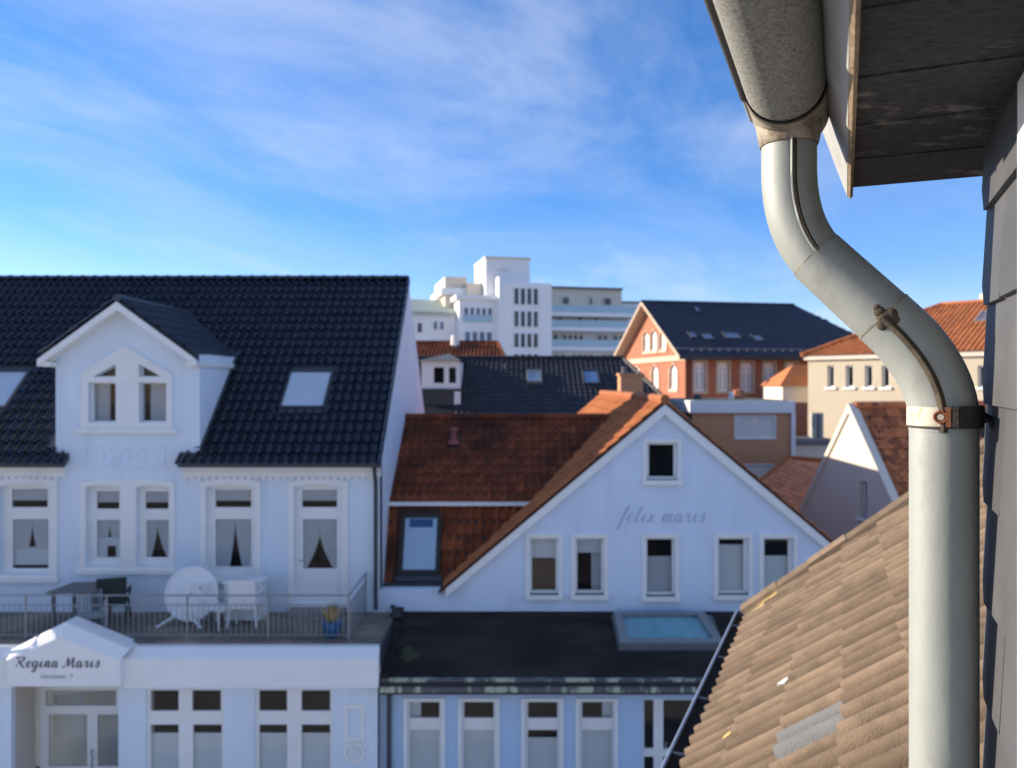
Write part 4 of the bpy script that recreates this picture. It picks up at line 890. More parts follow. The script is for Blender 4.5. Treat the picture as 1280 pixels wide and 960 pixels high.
for px, py, ww in ((874,390,.42),(869,423,.5),(887,425,.8),(919,424,1.1),(951,427,.7)):
    a_, b_ = on_brick(px, py); skylight(hk, Fk, a_, b_, ww, .85, inner=m_sk2, frame=M_anth, fw=.08, flash=False, glassy=False)
sn = MB()
for k in range(26):
    p = Fk[0]+Fk[1]*(1+k*.6)+Fk[2]*.55+Fk[3]*.12; sn.tube([p-Fk[3]*.1, p+Fk[3]*.1], .035, 5)
p = Fk[0]+Fk[2]*.55+Fk[3]*.2; sn.tube([p, p+U1*(LN-.8)], .03, 5); sn.build('snow_guard', M_rail, rk)

# ================================================================== flat-roofed brown building
hf = thing('flat_roofed_building', (9, 32, 0), 'flat-roofed brown building with white roof edge and closed pale shutters', 'building')
Fq = front(32); fx0, fx1 = 7.2, 11.17; ft_ = qz(516,32)
shs = [qr(918,970,519,549,32), qr(926,968,580,604,32)]
MB().plate([(fx0,0),(fx1,0),(fx1,ft_),(fx0,ft_)], [rect(*q) for q in shs], Fq, -.2, 0, back=False).poly([(fx0,32,0),(fx0,37,0),(fx0,37,ft_),(fx0,32,ft_)]).poly([(fx1,32,0),(fx1,37,0),(fx1,37,ft_),(fx1,32,ft_)]).build('wall', M_brickb, hf)
for q in shs:
    s_ = MB().plate(rect(*q), [rect(q[0]+.05,q[1]-.05,q[2]+.05,q[3]-.05)], Fq, -.1, .01).build('window', M_trim, hf)
    nsl = 9
    for k in range(nsl):
        h_ = (q[3]-q[2]-.1)/nsl; MB().obox(Fq, q[0]+.05, q[1]-.05, q[2]+.05+k*h_, q[2]+.05+(k+.93)*h_, -.08, -.05).build('shutter_slat', M_shut, s_)
MB().box((fx0-.12,31.88,ft_),(fx1+.12,37.1,qz(501,32))).build('roof_edge', M_trim, hf)
MB().box((fx0+.1,32.1,qz(501,32)),(fx1-.1,36.9,qz(500.2,32))).build('roof_felt', mat('roof_felt_green',(.13,.15,.12),.9,.2,1), hf)
MB().box((fx1-.02,31.9,0),(fx1+.14,32.1,ft_)).build('corner_trim', M_trim, hf)
for px, py, d_, ww, m_ in ((872,494,34,.35,M_anth),(923,488,35,.5,M_brick),(914,491,34.5,.22,M_shut)):
    MB().tube([(qx(px,d_),d_,qz(501,32)),(qx(px,d_),d_,qz(py,d_)),(qx(px,d_),d_,qz(py-1.5,d_))], [ww*.6,ww*.5,ww*.2], 8).build('roof_vent', m_, hf)

# ================================================================== cream building
hc = thing('cream_building', (20, 40, 0), 'sunlit cream building with red hipped roof and narrow windows', 'building')
dc = Vector((.66,-.75,0)).normalized(); nc_ = Vector((dc.y,-dc.x,0)); ni = Vector((-dc.y,dc.x,0))
if nc_.y > 0: nc_, ni = ni, nc_
K = Vector((qx(1010,42),42,0)); Fc = (K.copy(), dc, Z, nc_); ce = qz(445,42); cr_ = H+4.1; CL = 14; CW = 9.6
def cxp(px): r = (px-640)*.001; return (r*K.y-K.x)/(dc.x-r*dc.y)
cw = []
for p0, p1 in ((1034,1043),(1057,1067),(1081,1091),(1102,1112),(1222,1232)):
    a0, a1 = cxp(p0), cxp(p1); dpt = K.y+dc.y*a0; cw.append((a0, a1, qz(484,dpt), qz(457,dpt)))
for p0, p1 in ((1057,1070),(1110,1122)):
    a0, a1 = cxp(p0), cxp(p1); dpt = K.y+dc.y*a0; cw.append((a0, a1, qz(548,dpt), qz(518,dpt)))
MB().plate([(0,0),(CL,0),(CL,ce),(0,ce)], [rect(*q) for q in cw], Fc, -.25, 0, back=False).build('wall', M_cream, hc)
MB().poly([K, K+ni*CW, K+ni*CW+Z*ce, K+Z*ce]).build('side_wall', M_cream, hc); MB().poly([K+dc*CL, K+dc*CL+ni*CW, K+dc*CL+ni*CW+Z*ce, K+dc*CL+Z*ce]).build('side_wall', M_cream, hc)
for q in cw:
    wn = MB().plate(rect(*q), [rect(q[0]+.07,q[1]-.07,q[2]+.07,q[3]-.07)], Fc, -.2, -.1).build('window', M_trim, hc); MB().plate(rect(*q), [], Fc, -.18, -.17).build('pane', M_dkglass, wn)
    MB().obox(Fc, q[0]-.1, q[1]+.1, q[2]-.12, q[2], -.1, .08).build('sill', M_trim, wn)
    MB().obox(Fc, q[0]-.2, q[1]+.2, q[2]-.2, q[3]+.2, -1.0, -.98).build('back_wall', M_room, wn)
MB().obox(Fc, -.15, CL, ce-.22, ce+.02, 0, .16).build('cornice', M_creamw, hc)
Pc = lambda a, b, z: K+dc*a+ni*b+Z*z
g0, g1 = Pc(-.25,-.25,ce+.02), Pc(CL,-.25,ce+.02); h0, h1 = Pc(CW/2,CW/2,cr_), Pc(CL,CW/2,cr_); i0, i1 = Pc(-.25,CW+.25,ce+.02), Pc(CL,CW+.25,ce+.02)
rc_ = MB().poly([g0,g1,h1,h0]).poly([i0,g0,h0]).poly([i1,i0,h0,h1]).build('roof', M_orange, hc)
Vc = ni*(CW/2+.25)+Z*(cr_-ce); cc_ = []
tile_field(g0, dc, Vc, 64, 17, .23, Vc.length/17, lambda p: (p-K).dot(dc) > (p-K).dot(ni)-.1, cc_); Vc2 = dc*(CW/2+.25)+Z*(cr_-ce)
tile_field(i0, -ni, Vc2, 44, 17, .23, Vc2.length/17, lambda p: (p-K).dot(dc) < min((p-K).dot(ni), CW-(p-K).dot(ni))+.1, cc_)
lay_tiles(rc_, cc_, tile_mesh('tile', .23, Vc.length/17, .03, PANT, M_orange), M_orange, 0)
for a_, b_ in ((g0,h0),(h0,h1),(i0,h0)): MB().tube([a_+Z*.04, b_+Z*.04], .12, 6).build('ridge_cap', M_orange, rc_)
Fcr = (g0.copy(), dc, Vc.normalized(), dc.cross(Vc.normalized()))
def on_plane(F, px, py):
    d = Vector(((px-640)*.001, 1, (480-py)*.001)); o = Vector((0,0,H)); t = (F[0]-o).dot(F[3])/d.dot(F[3]); p = o+d*t-F[0]; return p.dot(F[1]), p.dot(F[2])
a_, b_ = on_plane(Fcr, 1228, 402); skylight(hc, Fcr, a_, b_, .75, 1.2, inner=m_sk2, frame=M_rail, fw=.08, flash=False)
q = Pc(CW/2+2.2, CW/2+.3, cr_-.3); MB().box(q-Vector((.35,.35,0)), q+Vector((.35,.35,.75))).build('chimney', M_cream, rc_)
# lean-to with small red roof at the left
t0 = Vector((qx(978,43.5),43.5,0)); z_a, z_b = qz(482,43.5), qz(455,44)
MB().box((t0.x,43.5,0),(t0.x+2.6,47,z_a)).build('annex_wall', M_creamw, hc)
MB().poly([(t0.x-.2,43.3,z_a),(t0.x+2.6,43.3,z_a),(t0.x+2.6,45,z_b),(t0.x+1.1,45,z_b)]).poly([(t0.x-.2,43.3,z_a),(t0.x+1.1,45,z_b),(t0.x-.2,47,z_a)]).poly([(t0.x+1.1,45,z_b),(t0.x+2.6,45,z_b),(t0.x+2.6,47,z_a),(t0.x-.2,47,z_a)]).build('annex_roof', M_orange, hc)

# ================================================================== low grey annexe between buildings
hg = thing('grey_annexe', (12.5, 35, 0), 'low grey flat-roofed annexe with dark brick wall between brown and cream buildings', 'building')
MB().box((11.4,34.5,0),(14.2,37.6,qz(556,34.5))).build('wall', M_creamw, hg)
MB().box((11.35,34.4,qz(556,34.5)),(14.3,37.6,qz(551,34.5))).build('roof_slab', M_greytile, hg)
MB().box((12.6,37.6,0),(13.9,39.5,qz(503,38))).build('rear_brick_wall', M_brick, hg)
for px in (1017, 1025): MB().tube([(qx(px,36.5),36.5,qz(550,36.5)),(qx(px,36.5),36.5,qz(516,36.5))], .16, 8).build('flue', M_rail, hg, smooth=40)
# ================================================================== small orange roof behind the blue gable
hs = thing('small_orange_roof_outhouse', (9.5, 29, 0), 'small outhouse with sunlit orange-red tiled roof behind the blue gable', 'outhouse')
p1, p2 = Vector((qx(985,31),31,qz(573,31))), Vector((qx(1034,31.2),31.2,qz(577,31.2)))
p3, p4 = Vector((qx(1012,27.4),27.4,qz(652,27.4))), Vector((qx(930,28.6),28.6,qz(618,28.6)))
M_orange_lit = mat('tile_orange_sunlit', (.66, .24, .11), .8, .12, 1, .3, 30, rnd=.15)  # lightened orange puts the missing sunlight into the tile colour
ro_ = MB().poly([p4,p3,p2,p1]).build('roof', M_orange_lit, hs)
Us = (p3-p4).normalized(); Vs = (p1-p4); Vs = (Vs-Us*Vs.dot(Us)); cs_ = []
nrm = (p3-p4).cross(p1-p4).normalized()
tile_field(p4-Us*.4, Us, Vs, 22, 12, .22, .30, lambda p: all((b-a).cross(p-a).dot(nrm) > -.02 for a, b in ((p4,p3),(p3,p2),(p2,p1),(p1,p4))), cs_)
lay_tiles(ro_, cs_, tile_mesh('tile', .22, .30, .028, PANT, M_orange_lit), M_orange_lit, 0)
MB().tube([p1+Z*.04, p2+Z*.04], .1, 6).build('ridge_cap', M_orange, ro_); MB().tube([p1+Z*.03, p4+Z*.03], .07, 6).build('verge_cap', M_orange, ro_)
MB().poly([(p4.x,p4.y,0),(p3.x,p3.y,0),p3,p4]).poly([(p4.x,p4.y,0),(p1.x,p1.y,0),p1,p4]).poly([(p3.x,p3.y,0),(p2.x,p2.y,0),p2,p3]).build('wall', M_creamw, hs)

# ================================================================== white steep-gabled house
hw = thing('white_gabled_house', (9.8, 22, 0), 'small white house with steep plain gable and weathered red tiles, behind brown roof', 'house')
nw = Vector((-.95,-.312,0)).normalized(); gw2 = Vector((-nw.y*-1, nw.x, 0)); gw2 = Vector((.312,-.95,0)).normalized(); rw = -nw
AP = Vector((qx(1062,22), 22, 0)); Fw = (AP.copy(), gw2, Z, nw); az_ = qz(506,22); sp_ = 1.56; hw_ = 2.35
slit = (.40, .66, qz(648,21.4), qz(602,21.4))
MB().plate([(-hw_,0),(hw_,0),(hw_,az_-sp_*hw_),(0,az_),(-hw_,az_-sp_*hw_)], [rect(*slit)], Fw, -.25, 0, back=False).build('wall', M_creamw, hw)
wn = MB().plate(rect(*slit), [rect(slit[0]+.05,slit[1]-.05,slit[2]+.05,slit[3]-.05)], Fw, -.2, -.12).build('window', M_trim, hw); MB().plate(rect(*slit), [], Fw, -.19, -.18).build('pane', M_dkglass, wn)
MB().obox(Fw, slit[0]-.08, slit[1]+.08, slit[2]-.09, slit[2], -.12, .08).build('sill', M_trim, wn); MB().obox(Fw, slit[0]-.2, slit[1]+.2, slit[2]-.2, slit[3]+.2, -.9, -.88).build('back_wall', M_room, wn)
Pw = lambda a, b, z: AP+gw2*a+rw*b+Z*z
wr = MB()
for s in (-1, 1):
    e = s*(hw_+.15); wr.poly([Pw(0,.05,az_-.06),Pw(e,.05,az_-.06-sp_*abs(e)),Pw(e,7,az_-.06-sp_*abs(e)),Pw(0,7,az_-.06)])
wro = wr.build('roof', mat('batten_brown',(.05,.025,.02),.9,.2,2), hw)
MB().poly([Pw(hw_,.0,0),Pw(hw_,7,0),Pw(hw_,7,az_-sp_*hw_),Pw(hw_,0,az_-sp_*hw_)]).build('side_wall', M_creamw, hw)
for s in (-1, 1):   # white raised verge
    e = s*(hw_+.05); m = MB().plate([(0,az_+.04),(e,az_+.04-sp_*abs(e)),(e-s*.12,az_+.04-sp_*abs(e)),(0,az_-.20)], [], Fw, -.18, .05); m.build('verge', M_creamw, hw)
Vw = (-gw2)*(hw_+.15)+Z*(sp_*(hw_+.15)); tw = []
tile_field(Pw(hw_+.15,.18,az_-.06-sp_*(hw_+.15)), rw, Vw, 16, 14, .24, Vw.length/14, None, tw)
lay_tiles(wro, tw, tile_mesh('tile', .24, Vw.length/14, .03, PANT, M_redw), M_redw, 300)
MB().tube([Pw(0,.15,az_-.02), Pw(0,7,az_-.02)], .11, 8).build('ridge_cap', M_redw, wro)

# ================================================================== neighbour with brown tiled roof
TH = math.atan2(.384, .923); ev = Vector((.384,.923,0)).normalized(); uv = Vector((.923,-.384,0)).normalized()
hn = thing('brown_roofed_neighbour', tuple(uv*.5+ev*4), 'neighbouring house with weathered beige-brown ribbed tile roof close by', 'house')
PU = lambda u, s, z: uv*u+ev*s+Z*(H+z)
ue, ze, s0_, s1_, tp = -.68, -1.926, 1.80, 6.98, .815
ur = 3.4
Vn = (uv*1+Z*tp).normalized(); Ln = (ur-ue)*math.sqrt(1+tp*tp)
rn = MB().poly([PU(ue,s0_,ze),PU(ue,s1_,ze),PU(ur,s1_,ze+tp*(ur-ue)),PU(ur,s0_,ze+tp*(ur-ue))]).poly([PU(ur,s0_,ze+tp*(ur-ue)),PU(ur,s1_,ze+tp*(ur-ue)),PU(2*ur-ue,s1_,ze),PU(2*ur-ue,s0_,ze)]).build('roof', mat('underlay_dark',(.03,.026,.022),.9,.2,3), hn)
GN = .315; WN = .297; ncn = int((s1_-s0_)/WN); cn = []
# U must run so that U x V points up: V up-slope (+u), U = -ev
tile_field(PU(ue-.04,s1_-.10,ze+.005), -ev, Vn, ncn+1, int(Ln/GN), WN, GN, lambda p: in_frame(p, 120), cn, jit=.006)
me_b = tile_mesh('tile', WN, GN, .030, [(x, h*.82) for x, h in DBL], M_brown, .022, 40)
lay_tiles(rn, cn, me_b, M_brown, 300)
# one grey replacement tile pair and lichen spots
Fn = (PU(ue,0,ze), -ev, Vn, (-ev).cross(Vn))
def near_tile(px, py):
    a, b = on_plane(Fn, px, py); q = Fn[0]+Fn[1]*a+Fn[2]*b; best = min((o for o in rn.children if o.name.startswith('tile')), key=lambda o: (WL[rn.name]+o.matrix_basis.translation+o.matrix_basis.to_3x3()@Vector((WN/2,GN/2,0))-q).length); return best
bpy.context.view_layer.update()
gm = me_b.copy(); gm.materials.clear(); gm.materials.append(M_greytile)
for px, py in ((990,948),):
    t_ = near_tile(px, py); t_.data = gm; t_['label'] = 'grey replacement tile'
for px, py, rad, m_, nm in ((989,868,.035,M_white,'bird_dropping'),(968,839,.04,M_lichen2,'lichen_patch'),(912,887,.04,M_lichen2,'lichen_patch'),(950,772,.10,M_lichen,'lichen_patch'),(962,760,.08,M_lichen,'lichen_patch'),(975,752,.06,M_lichen,'lichen_patch'),(922,934,.03,M_lichen,'lichen_patch')):
    a, b = on_plane(Fn, px, py); pts = [(a+rad*random.uniform(.6,1.1)*math.cos(k*.52), b+rad*random.uniform(.6,1.1)*1.3*math.sin(k*.52)) for k in range(12)]
    MB().plate(pts, [], Fn, .03, .073).build(nm, m_, rn)
# verge caps along far edge
Fvg = (PU(ue,s1_,ze), Vn, ev, Vn.cross(ev) if (Vn.cross(ev)).z > 0 else ev.cross(Vn))
k = 0
vm = None
while k*.34 < Ln:
    b = MB()
    if vm is None:
        b.sweep([(-.11,.035),(-.10,.075),(-.05,.095),(.03,.095),(.06,.075),(.065,-.10)], (Vector((0,0,0)), Y3, Z, X), -.02, .345); b.poly([(-.02,-.11,.035),(-.02,-.10,.075),(-.02,-.05,.095),(-.02,.03,.095),(-.02,.06,.075),(-.02,.065,-.10)]); vm = b.mesh('verge_tile', M_brown, 40)
    o = bpy.data.objects.new('verge_tile', vm); COL.objects.link(o); o.parent = rn
    n_ = Vector(Vn).cross(Vector(ev)); n_ = n_ if n_.z > 0 else -n_
    mt = Matrix((Vn, ev, n_)).transposed().to_4x4(); mt.translation = PU(ue,s1_,ze)+Vn*(k*.34-.05)+n_*random.uniform(.018,.034)-WL[rn.name]; o.matrix_basis = mt; k += 1
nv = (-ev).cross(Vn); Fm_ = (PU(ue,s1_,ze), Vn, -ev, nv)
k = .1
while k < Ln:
    l_ = random.uniform(.12,.5); w_ = random.uniform(.012,.035); MB().plate([(k,.115),(k+l_*.5,.108),(k+l_,.115),(k+l_*.9,.12+w_),(k+l_*.4,.125+w_),(k+.03,.12+w_*.6)], [], Fm_, .0, .070).build('gap_shade_strip', M_moss_shade, rn); k += l_+random.uniform(0,.25)  # dark strips painting the shadow gap under the verge caps
# eave gutter
gu = thing('eave_gutter', tuple(PU(ue-.1,4,ze)), 'blue-grey half-round gutter along the brown tiled roof', 'gutter')
prf = [(.062*math.cos(a), .062*math.sin(a)) for a in [math.pi+math.pi*q/10 for q in range(11)]]
Fgu = (PU(ue-.105,0,ze-.01), uv, Z, ev)
MB().sweep(prf, Fgu, s0_, s1_+.05).poly([Fgu[0]+uv*x+Z*y+ev*(s1_+.05) for x, y in prf]).build('trough', mat('gutter_blue_grey',(.30,.38,.46),.4,.12,6,metal=.5), gu, smooth=60)
MB().sweep([(x*.93, y*.93) for x, y in prf], Fgu, s0_, s1_+.045).build('lining', mat('gutter_dark_inside',(.03,.028,.026),.95,.3,10), gu, smooth=60)  # separate dark inner surface of the trough
p = Fgu[0]-uv*.064; MB().tube([p+ev*s0_, p+ev*(s1_+.05)], .011, 8).build('bead', mat('gutter_bead',(.36,.43,.50),.35,.1,6,metal=.5), gu, smooth=60)
for s in (2.6,3.4,4.2,5.0,5.8,6.6): MB().box((-.07,-.012,-.004),(.12,.012,.004)).xf(Matrix.Translation(Fgu[0]+ev*s) @ Matrix.Rotation(math.atan2(uv.y,uv.x),4,'Z')).build('bracket', M_anth, gu)
MB().poly([PU(ue+.12,s0_,ze),PU(ue+.12,s1_-.1,ze),PU(ue+.12,s1_-.1,-H),PU(ue+.12,s0_,-H)]).poly([PU(ue+.12,s1_-.1,-H),PU(2*ur-ue-.1,s1_-.1,-H),PU(2*ur-ue-.1,s1_-.1,ze),PU(ur,s1_-.1,ze+tp*(ur-ue)-.05),PU(ue+.12,s1_-.1,ze)]).poly([PU(2*ur-ue-.1,s0_,ze),PU(2*ur-ue-.1,s1_-.1,ze),PU(2*ur-ue-.1,s1_-.1,-H),PU(2*ur-ue-.1,s0_,-H)]).build('wall', mat('render_grey', (.26,.27,.28), .9, .1, 1), hn)

# ================================================================== own house: slate wall, soffit, window frame
ho = thing('slate_clad_house', tuple(uv*1.2+ev*.5), 'slate-hung wall corner with dark weathered soffit and white window frame at the right edge', 'house')
wu = .2133
sW = 1.51
MB().poly([PU(wu+.03,1.212,-H),PU(wu+.03,sW-.02,-H),PU(wu+.03,sW-.02,.42),PU(wu+.03,1.212,.42)]).poly([PU(wu+.03,sW-.02,-H),PU(5,sW-.02,-H),PU(5,sW-.02,1.6),PU(wu+.03,sW-.02,.42)]).poly([PU(wu+.03,-3,-H),PU(wu+.03,.2,-H),PU(wu+.03,.2,.42),PU(wu+.03,-3,.42)]).poly([PU(wu+.03,.2,-H),PU(wu+.03,1.212,-H),PU(wu+.03,1.212,-1.1),PU(wu+.03,.2,-1.1)]).build('wall', M_anth, ho)
# slates: rows hung on the wall; local: along -ev?, up z, out -uv
gauge = .158; z = .44-.158*10; row = 0
while z < .40:
    off = 0 if row % 2 else .10
    for a, b in (((1.212, sW) if row % 2 else (1.212, 1.50)), ) if row % 2 else ((1.212,1.34),(1.343,sW)):
        Fsl = (PU(wu, 0, z), ev, Vector(Z+uv*.055).normalized(), (-uv+Z*.055).normalized())
        c_ = .028 if b >= sW-.001 else .004; j = random.uniform(-.003,.003)
        MB().plate([(a,0),(b-c_,j),(b+random.uniform(-.003,.006),c_+.01),(b+random.uniform(-.002,.004),gauge+.02),(a,gauge+.02)], [], Fsl, -.002, .007).build('slate', M_slate, ho)
    z += gauge; row += 1
# slates below the window / rest
MB().obox((PU(wu,0,0), ev, Z, -uv), .2, 1.212, -3.0, -1.15, 0, .01).build('lower_cladding', M_slate, ho)
# white window frame (open window the view is taken from)
Fwn = (PU(wu,0,0), ev, Z, -uv)
MB().plate(rect(.2,1.202,-1.12,.388), [rect(.28,1.14,-1.04,.31)], Fwn, -.06, .008).build('window_frame', M_frame, ho)
# soffit boards, each overlapping the next
fu = .006; zs = .395
s = 1.765; k = 0
while s > -1.2:
    wd_ = .205; t_ = .011
    Fsf = (PU(fu+.008, s, zs+.004), uv, Vector(-ev+Z*-.012).normalized(), -Z)
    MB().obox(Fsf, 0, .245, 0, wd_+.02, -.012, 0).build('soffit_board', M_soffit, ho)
    s -= wd_; k += 1
s = 1.77; k = 0
while s > -1.2:
    ln_ = .235; Ffs = (PU(fu, s, zs-.004), -ev, Z, -uv)
    tl_ = .012
    tz_ = -.36*.20
    b = MB(); b.v += [PU(fu-.002, s, zs-.012), PU(fu-.002, s-ln_-.015, zs), PU(fu-.002+tz_, s-ln_-.015, zs+.20), PU(fu-.002+tz_, s, zs+.20), PU(fu+.008, s, zs-.012), PU(fu+.008, s-ln_-.015, zs), PU(fu+.008+tz_, s-ln_-.015, zs+.2), PU(fu+.008+tz_, s, zs+.2)]
    b.f += [(0,1,2,3),(4,7,6,5),(0,4,5,1),(0,3,7,4),(1,5,6,2)]
    o_ = b.build('fascia_board', M_fascia, ho)
    MB().tube([PU(fu+.004, s+.001, zs-.0125), PU(fu+.004, s-ln_-.014, zs-.0005)], .0052, 4).build('board_edge', M_edge, o_)
    s -= ln_; k += 1
MB().poly([PU(fu-.08,1.78,zs+.2),PU(fu-.08,-1.2,zs+.2),PU(3,-1.2,zs+2.4),PU(3,1.78,zs+2.4)]).build('roof_plane', M_anth, ho)
MB().poly([PU(fu+.006,1.762,zs+.004),PU(.26,1.762,zs+.004),PU(.26,1.762,zs+.3),PU(fu-.04,1.762,zs+.2)]).build('verge_end', M_fascia, ho)

# ================================================================== gutter
gz_ = .483; guu = -.0885; gr = .062
gt2 = thing('roof_gutter', tuple(PU(guu, .9, gz_)), 'weathered zinc half-round gutter under the roof edge at top right', 'gutter')
Fgt = (PU(guu,0,gz_), uv, Z, ev); sE = 1.512
def half(r, n=20): return [(r*math.cos(a), r*math.sin(a)) for a in [math.pi+math.pi*q/n for q in range(n+1)]]
MB().sweep(half(gr), Fgt, -1.2, sE-.145).sweep(half(gr-.002), Fgt, -1.2, sE-.145).build('trough', M_zincg, gt2, smooth=50)
MB().sweep(half(gr+.0025), Fgt, sE-.163, sE).sweep(half(gr-.001), Fgt, sE-.145, sE).poly([Fgt[0]+uv*x+Z*y+ev*sE for x, y in half(gr+.0025)]).build('end_piece', M_gutband, gt2, smooth=50)
MB().sweep(half(gr+.0045), Fgt, sE-.166, sE-.157).build('seam', M_grime, gt2, smooth=50)
p = Fgt[0]-uv*(gr+.004); MB().tube([p-ev*1.2, p+ev*(sE-.12)], .0095, 10).build('bead', mat('bead_dark',(.06,.055,.05),.7,.3,20), gt2, smooth=60)
MB().tube([p+ev*(sE-.118), p+ev*(sE)], .0075, 8).build('bead_end', M_zinc, gt2, smooth=60)
c0 = PU(guu, 1.447, gz_-gr)
MB().tube([c0+Z*.028, c0+Z*.012, c0-Z*.006, c0-Z*.014], [.055,.053,.050,.0475], 28, caps=False).build('outlet', M_gutband, gt2, smooth=60)
for s in (1.30, .55): 
    b = MB().sweep([(x, y) for x, y in half(gr+.004)], Fgt, s-.0125, s+.0125)
    if s < 1: b.build('bracket', M_zinc, gt2, smooth=50)

MB().poly([PU(guu+gr-.001,-1.2,gz_-.004),PU(guu+gr-.001,sE,gz_-.004),PU(fu-.02,sE,gz_+.045),PU(fu-.02,-1.2,gz_+.045)]).build('gap_dark_backing', M_iron, gt2)  # added dark backing that keeps the gap behind the gutter dark

# ================================================================== downpipe with swan neck
dp_ = thing('downpipe', tuple(PU(.146,1.447,-1.5)), 'grey zinc downpipe with swan-neck bend and rusty clamp in the foreground', 'downpipe')
PR = .0495; P2 = lambda u, z: PU(u, 1.447, z)
ut, ub = guu, .146
def bez(p0, p1, p2, n=14): return [tuple((1-t)**2*a+2*t*(1-t)*b+t*t*c for a, b, c in zip(p0, p1, p2)) for t in [k/n for k in range(n+1)]]
b1 = bez((ut,.368),(ut,.262),(-.036,.207)); b2 = bez((.064,.104),(.146,.022),(.146,-.062))
up_path = [(ut,.408),(ut,.385)]+b1
def pth(l): return [P2(a, b) for a, b in l]
d45 = Vector((.121,-.124)).normalized()
MB().tube(pth(up_path), PR-.0040, 36, caps=False).build('upper_elbow', M_zinc, dp_, smooth=60)
mid = [(-.036-d45.x*.012,.207-d45.y*.012),(-.036+d45.x*.02,.207+d45.y*.02),(.064+d45.x*.01,.104+d45.y*.01)]
MB().tube(pth(mid), [PR-.0018,PR-.0018,PR-.0008], 36).build('middle_pipe', M_zinc, dp_, smooth=60)
low = [(.064-d45.x*.008,.104-d45.y*.008)]+b2+[(ub,-.075)]
MB().tube(pth(low), [PR+.0002]*4+[PR+.0012]*(len(low)-4), 36).build('lower_elbow', M_zinc, dp_, smooth=60)
MB().tube(pth([(ub,-.06),(ub,-.4),(ub,-2.2)]), PR+.0005, 40).build('straight_pipe', M_zinc, dp_, smooth=60)
def ringat(u, z, dx, dz, r, w_, nm, m_):
    MB().tube(pth([(u-dx*w_/2, z-dz*w_/2),(u+dx*w_/2, z+dz*w_/2)]), r, 36).build(nm, m_, dp_, smooth=60)
ringat(-.036-d45.x*.013,.207-d45.y*.013,d45.x,d45.y,PR-.0022,.004,'joint_seam',M_gutband)
ringat(.064-d45.x*.009,.104-d45.y*.009,d45.x,d45.y,PR+.0008,.003,'joint_seam',M_gutband)
ringat(ut,.409,0,1,PR-.0025,.005,'joint_seam',M_grime)
# lengthwise weld seams, facing the viewer
def seam(l, r, off, rad, nm, m_, ang=0):
    pts = []
    for k, (a, b) in enumerate(l):
        q = P2(a, b); t = (P2(*l[min(k+1,len(l)-1)])-P2(*l[max(k-1,0)])).normalized(); vw = (Vector((0,0,H))-q).normalized(); vw = (vw-t*vw.dot(t)).normalized(); sd2 = t.cross(vw)
        dirn = vw*math.cos(R(ang))+sd2*math.sin(R(ang)); pts.append(q+dirn*(r+off))
    return MB().tube(pts, rad, 6).build(nm, m_, dp_, smooth=60)
seam(up_path[:-1], PR-.004, .0006, .0022, 'weld_seam', M_zinc, -6); seam(up_path[:-1], PR-.004, -.0022, .0055, 'seam_grime', M_grime, -10)
seam(low, PR+.0010, .0006, .0024, 'weld_seam', M_zinc, 4); seam(low, PR+.0010, -.0022, .0072, 'seam_grime', M_grime, 1)
# soldered lump at the middle joint
q = P2(.062,.108); vw = (Vector((0,0,H))-q).normalized(); sdq = Vector((vw.y,-vw.x,0)).normalized(); upq = vw.cross(sdq).normalized(); upq = upq if upq.z > 0 else -upq; lump = MB()
for (a_, b_, r_, h_) in ((0,0,.014,.0035),(-.008,.006,.010,.003),(.009,.010,.009,.0028),(-.013,-.004,.008,.002),(.004,-.010,.010,.003),(.013,.017,.006,.002)):
    c = q+vw*(PR-.0005)+sdq*a_+upq*b_; lump.tube([c-vw*.01, c-vw*.001, c+vw*h_*.6, c+vw*h_], [r_,r_,r_*.75,r_*.3], 9)
lump.build('solder_blob', M_grime, dp_, smooth=80)
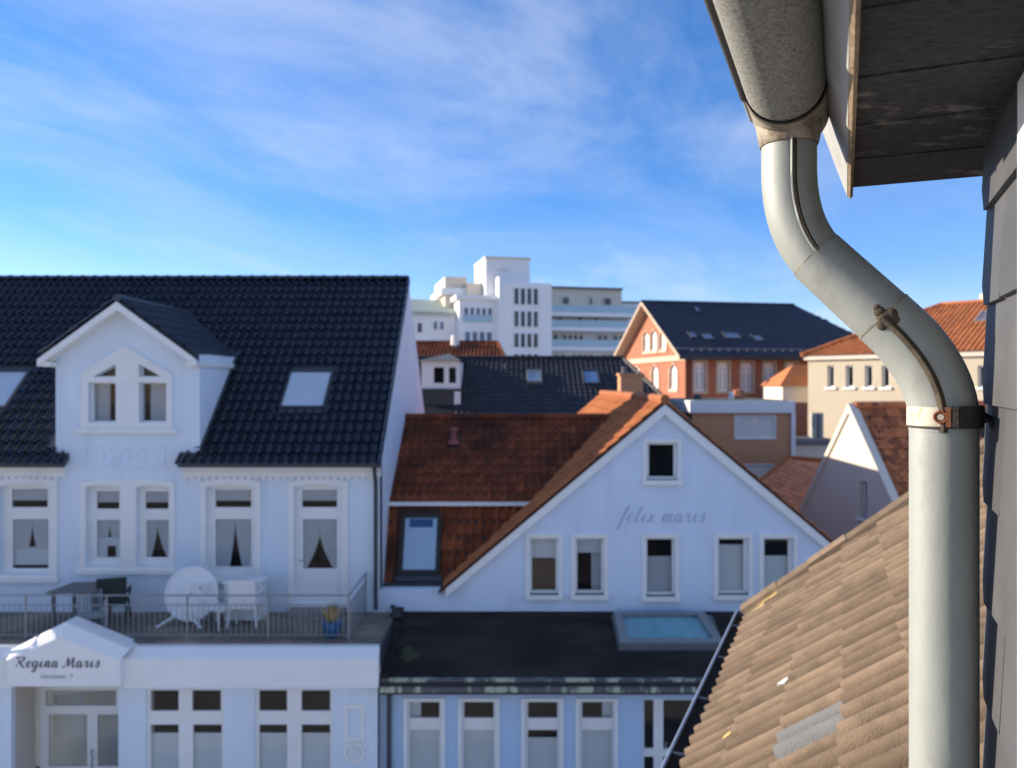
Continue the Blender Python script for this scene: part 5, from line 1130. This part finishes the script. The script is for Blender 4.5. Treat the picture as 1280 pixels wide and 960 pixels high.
# clamp
def ring(r, z0, z1, n=40, a0=0, a1=2*math.pi):
    m = MB(); i = 0
    for k in range(n+1):
        g = a0+(a1-a0)*k/n; c_, s__ = math.cos(g), math.sin(g)
        for rr, zz_ in ((r,z0),(r,z1)): m.v.append(P2(ub,0)+uv*(c_*rr)+ev*(s__*rr)+Z*zz_)
        if k: i = 2*k; m.f.append((i-2,i,i+1,i-1))
    return m
ring(PR+.0042, -.066, -.036).build('clamp_band', M_clamp, dp_, smooth=60)
ring(PR+.0046, -.069, -.066).build('clamp_grime', M_grime, dp_, smooth=60)
cc = P2(ub,-.051); vw = (Vector((0,0,H))-cc); vw.z = 0; vw.normalize(); sdv = Vector((vw.y,-vw.x,0)); sdv = sdv if sdv.x > 0 else -sdv
bp_ = cc+vw*(PR+.005)-sdv*.004+Z*.0
bt = MB(); n = 16
for k in range(n):
    g0_, g1_ = 2*math.pi*k/n, 2*math.pi*(k+1)/n
    bt.tube([bp_+sdv*(.0085*math.cos(g0_))+Z*(.0085*math.sin(g0_))+vw*.001, bp_+sdv*(.0085*math.cos(g1_))+Z*(.0085*math.sin(g1_))+vw*.001], .0026, 6)
bt.build('clamp_bolt', M_rust, dp_, smooth=60)
MB().tube([bp_-vw*.004, bp_+vw*.003], .005, 8).build('bolt_end', M_clamp, dp_)
tb = cc+vw*(PR*.94)+sdv*.016
MB().box((-.0035,-.018,-.017),(.0035,.01,.017)).xf(Matrix.Translation(tb+vw*.002) @ Matrix.Rotation(math.atan2(vw.y,vw.x)+math.pi/2,4,'Z')).build('clamp_lug', M_iron, dp_)
MB().box((-.003,-.016,-.015),(.003,.008,.015)).xf(Matrix.Translation(tb+vw*.002-sdv*.0095) @ Matrix.Rotation(math.atan2(vw.y,vw.x)+math.pi/2,4,'Z')).build('clamp_lug', M_rust, dp_)
MB().tube([P2(ub+PR-.002,-.055), P2(ub+PR+.02,-.06), P2(wu-.004,-.061)], [.016,.012,.009], 8).build('wall_pin', M_iron, dp_, smooth=50)
ring(PR+.0062, -.068, -.034, 24, R(-74), R(45)).build('clamp_back', M_iron, dp_)
for n_, l_ in (('ground', 'pale paved ground between and behind the houses'), ('street', 'pale paved street below the white and blue houses'), ('pavement', 'raised pavement slabs in front of the white and blue houses')):
    bpy.data.objects[n_]['label'] = l_; bpy.data.objects[n_]['category'] = n_
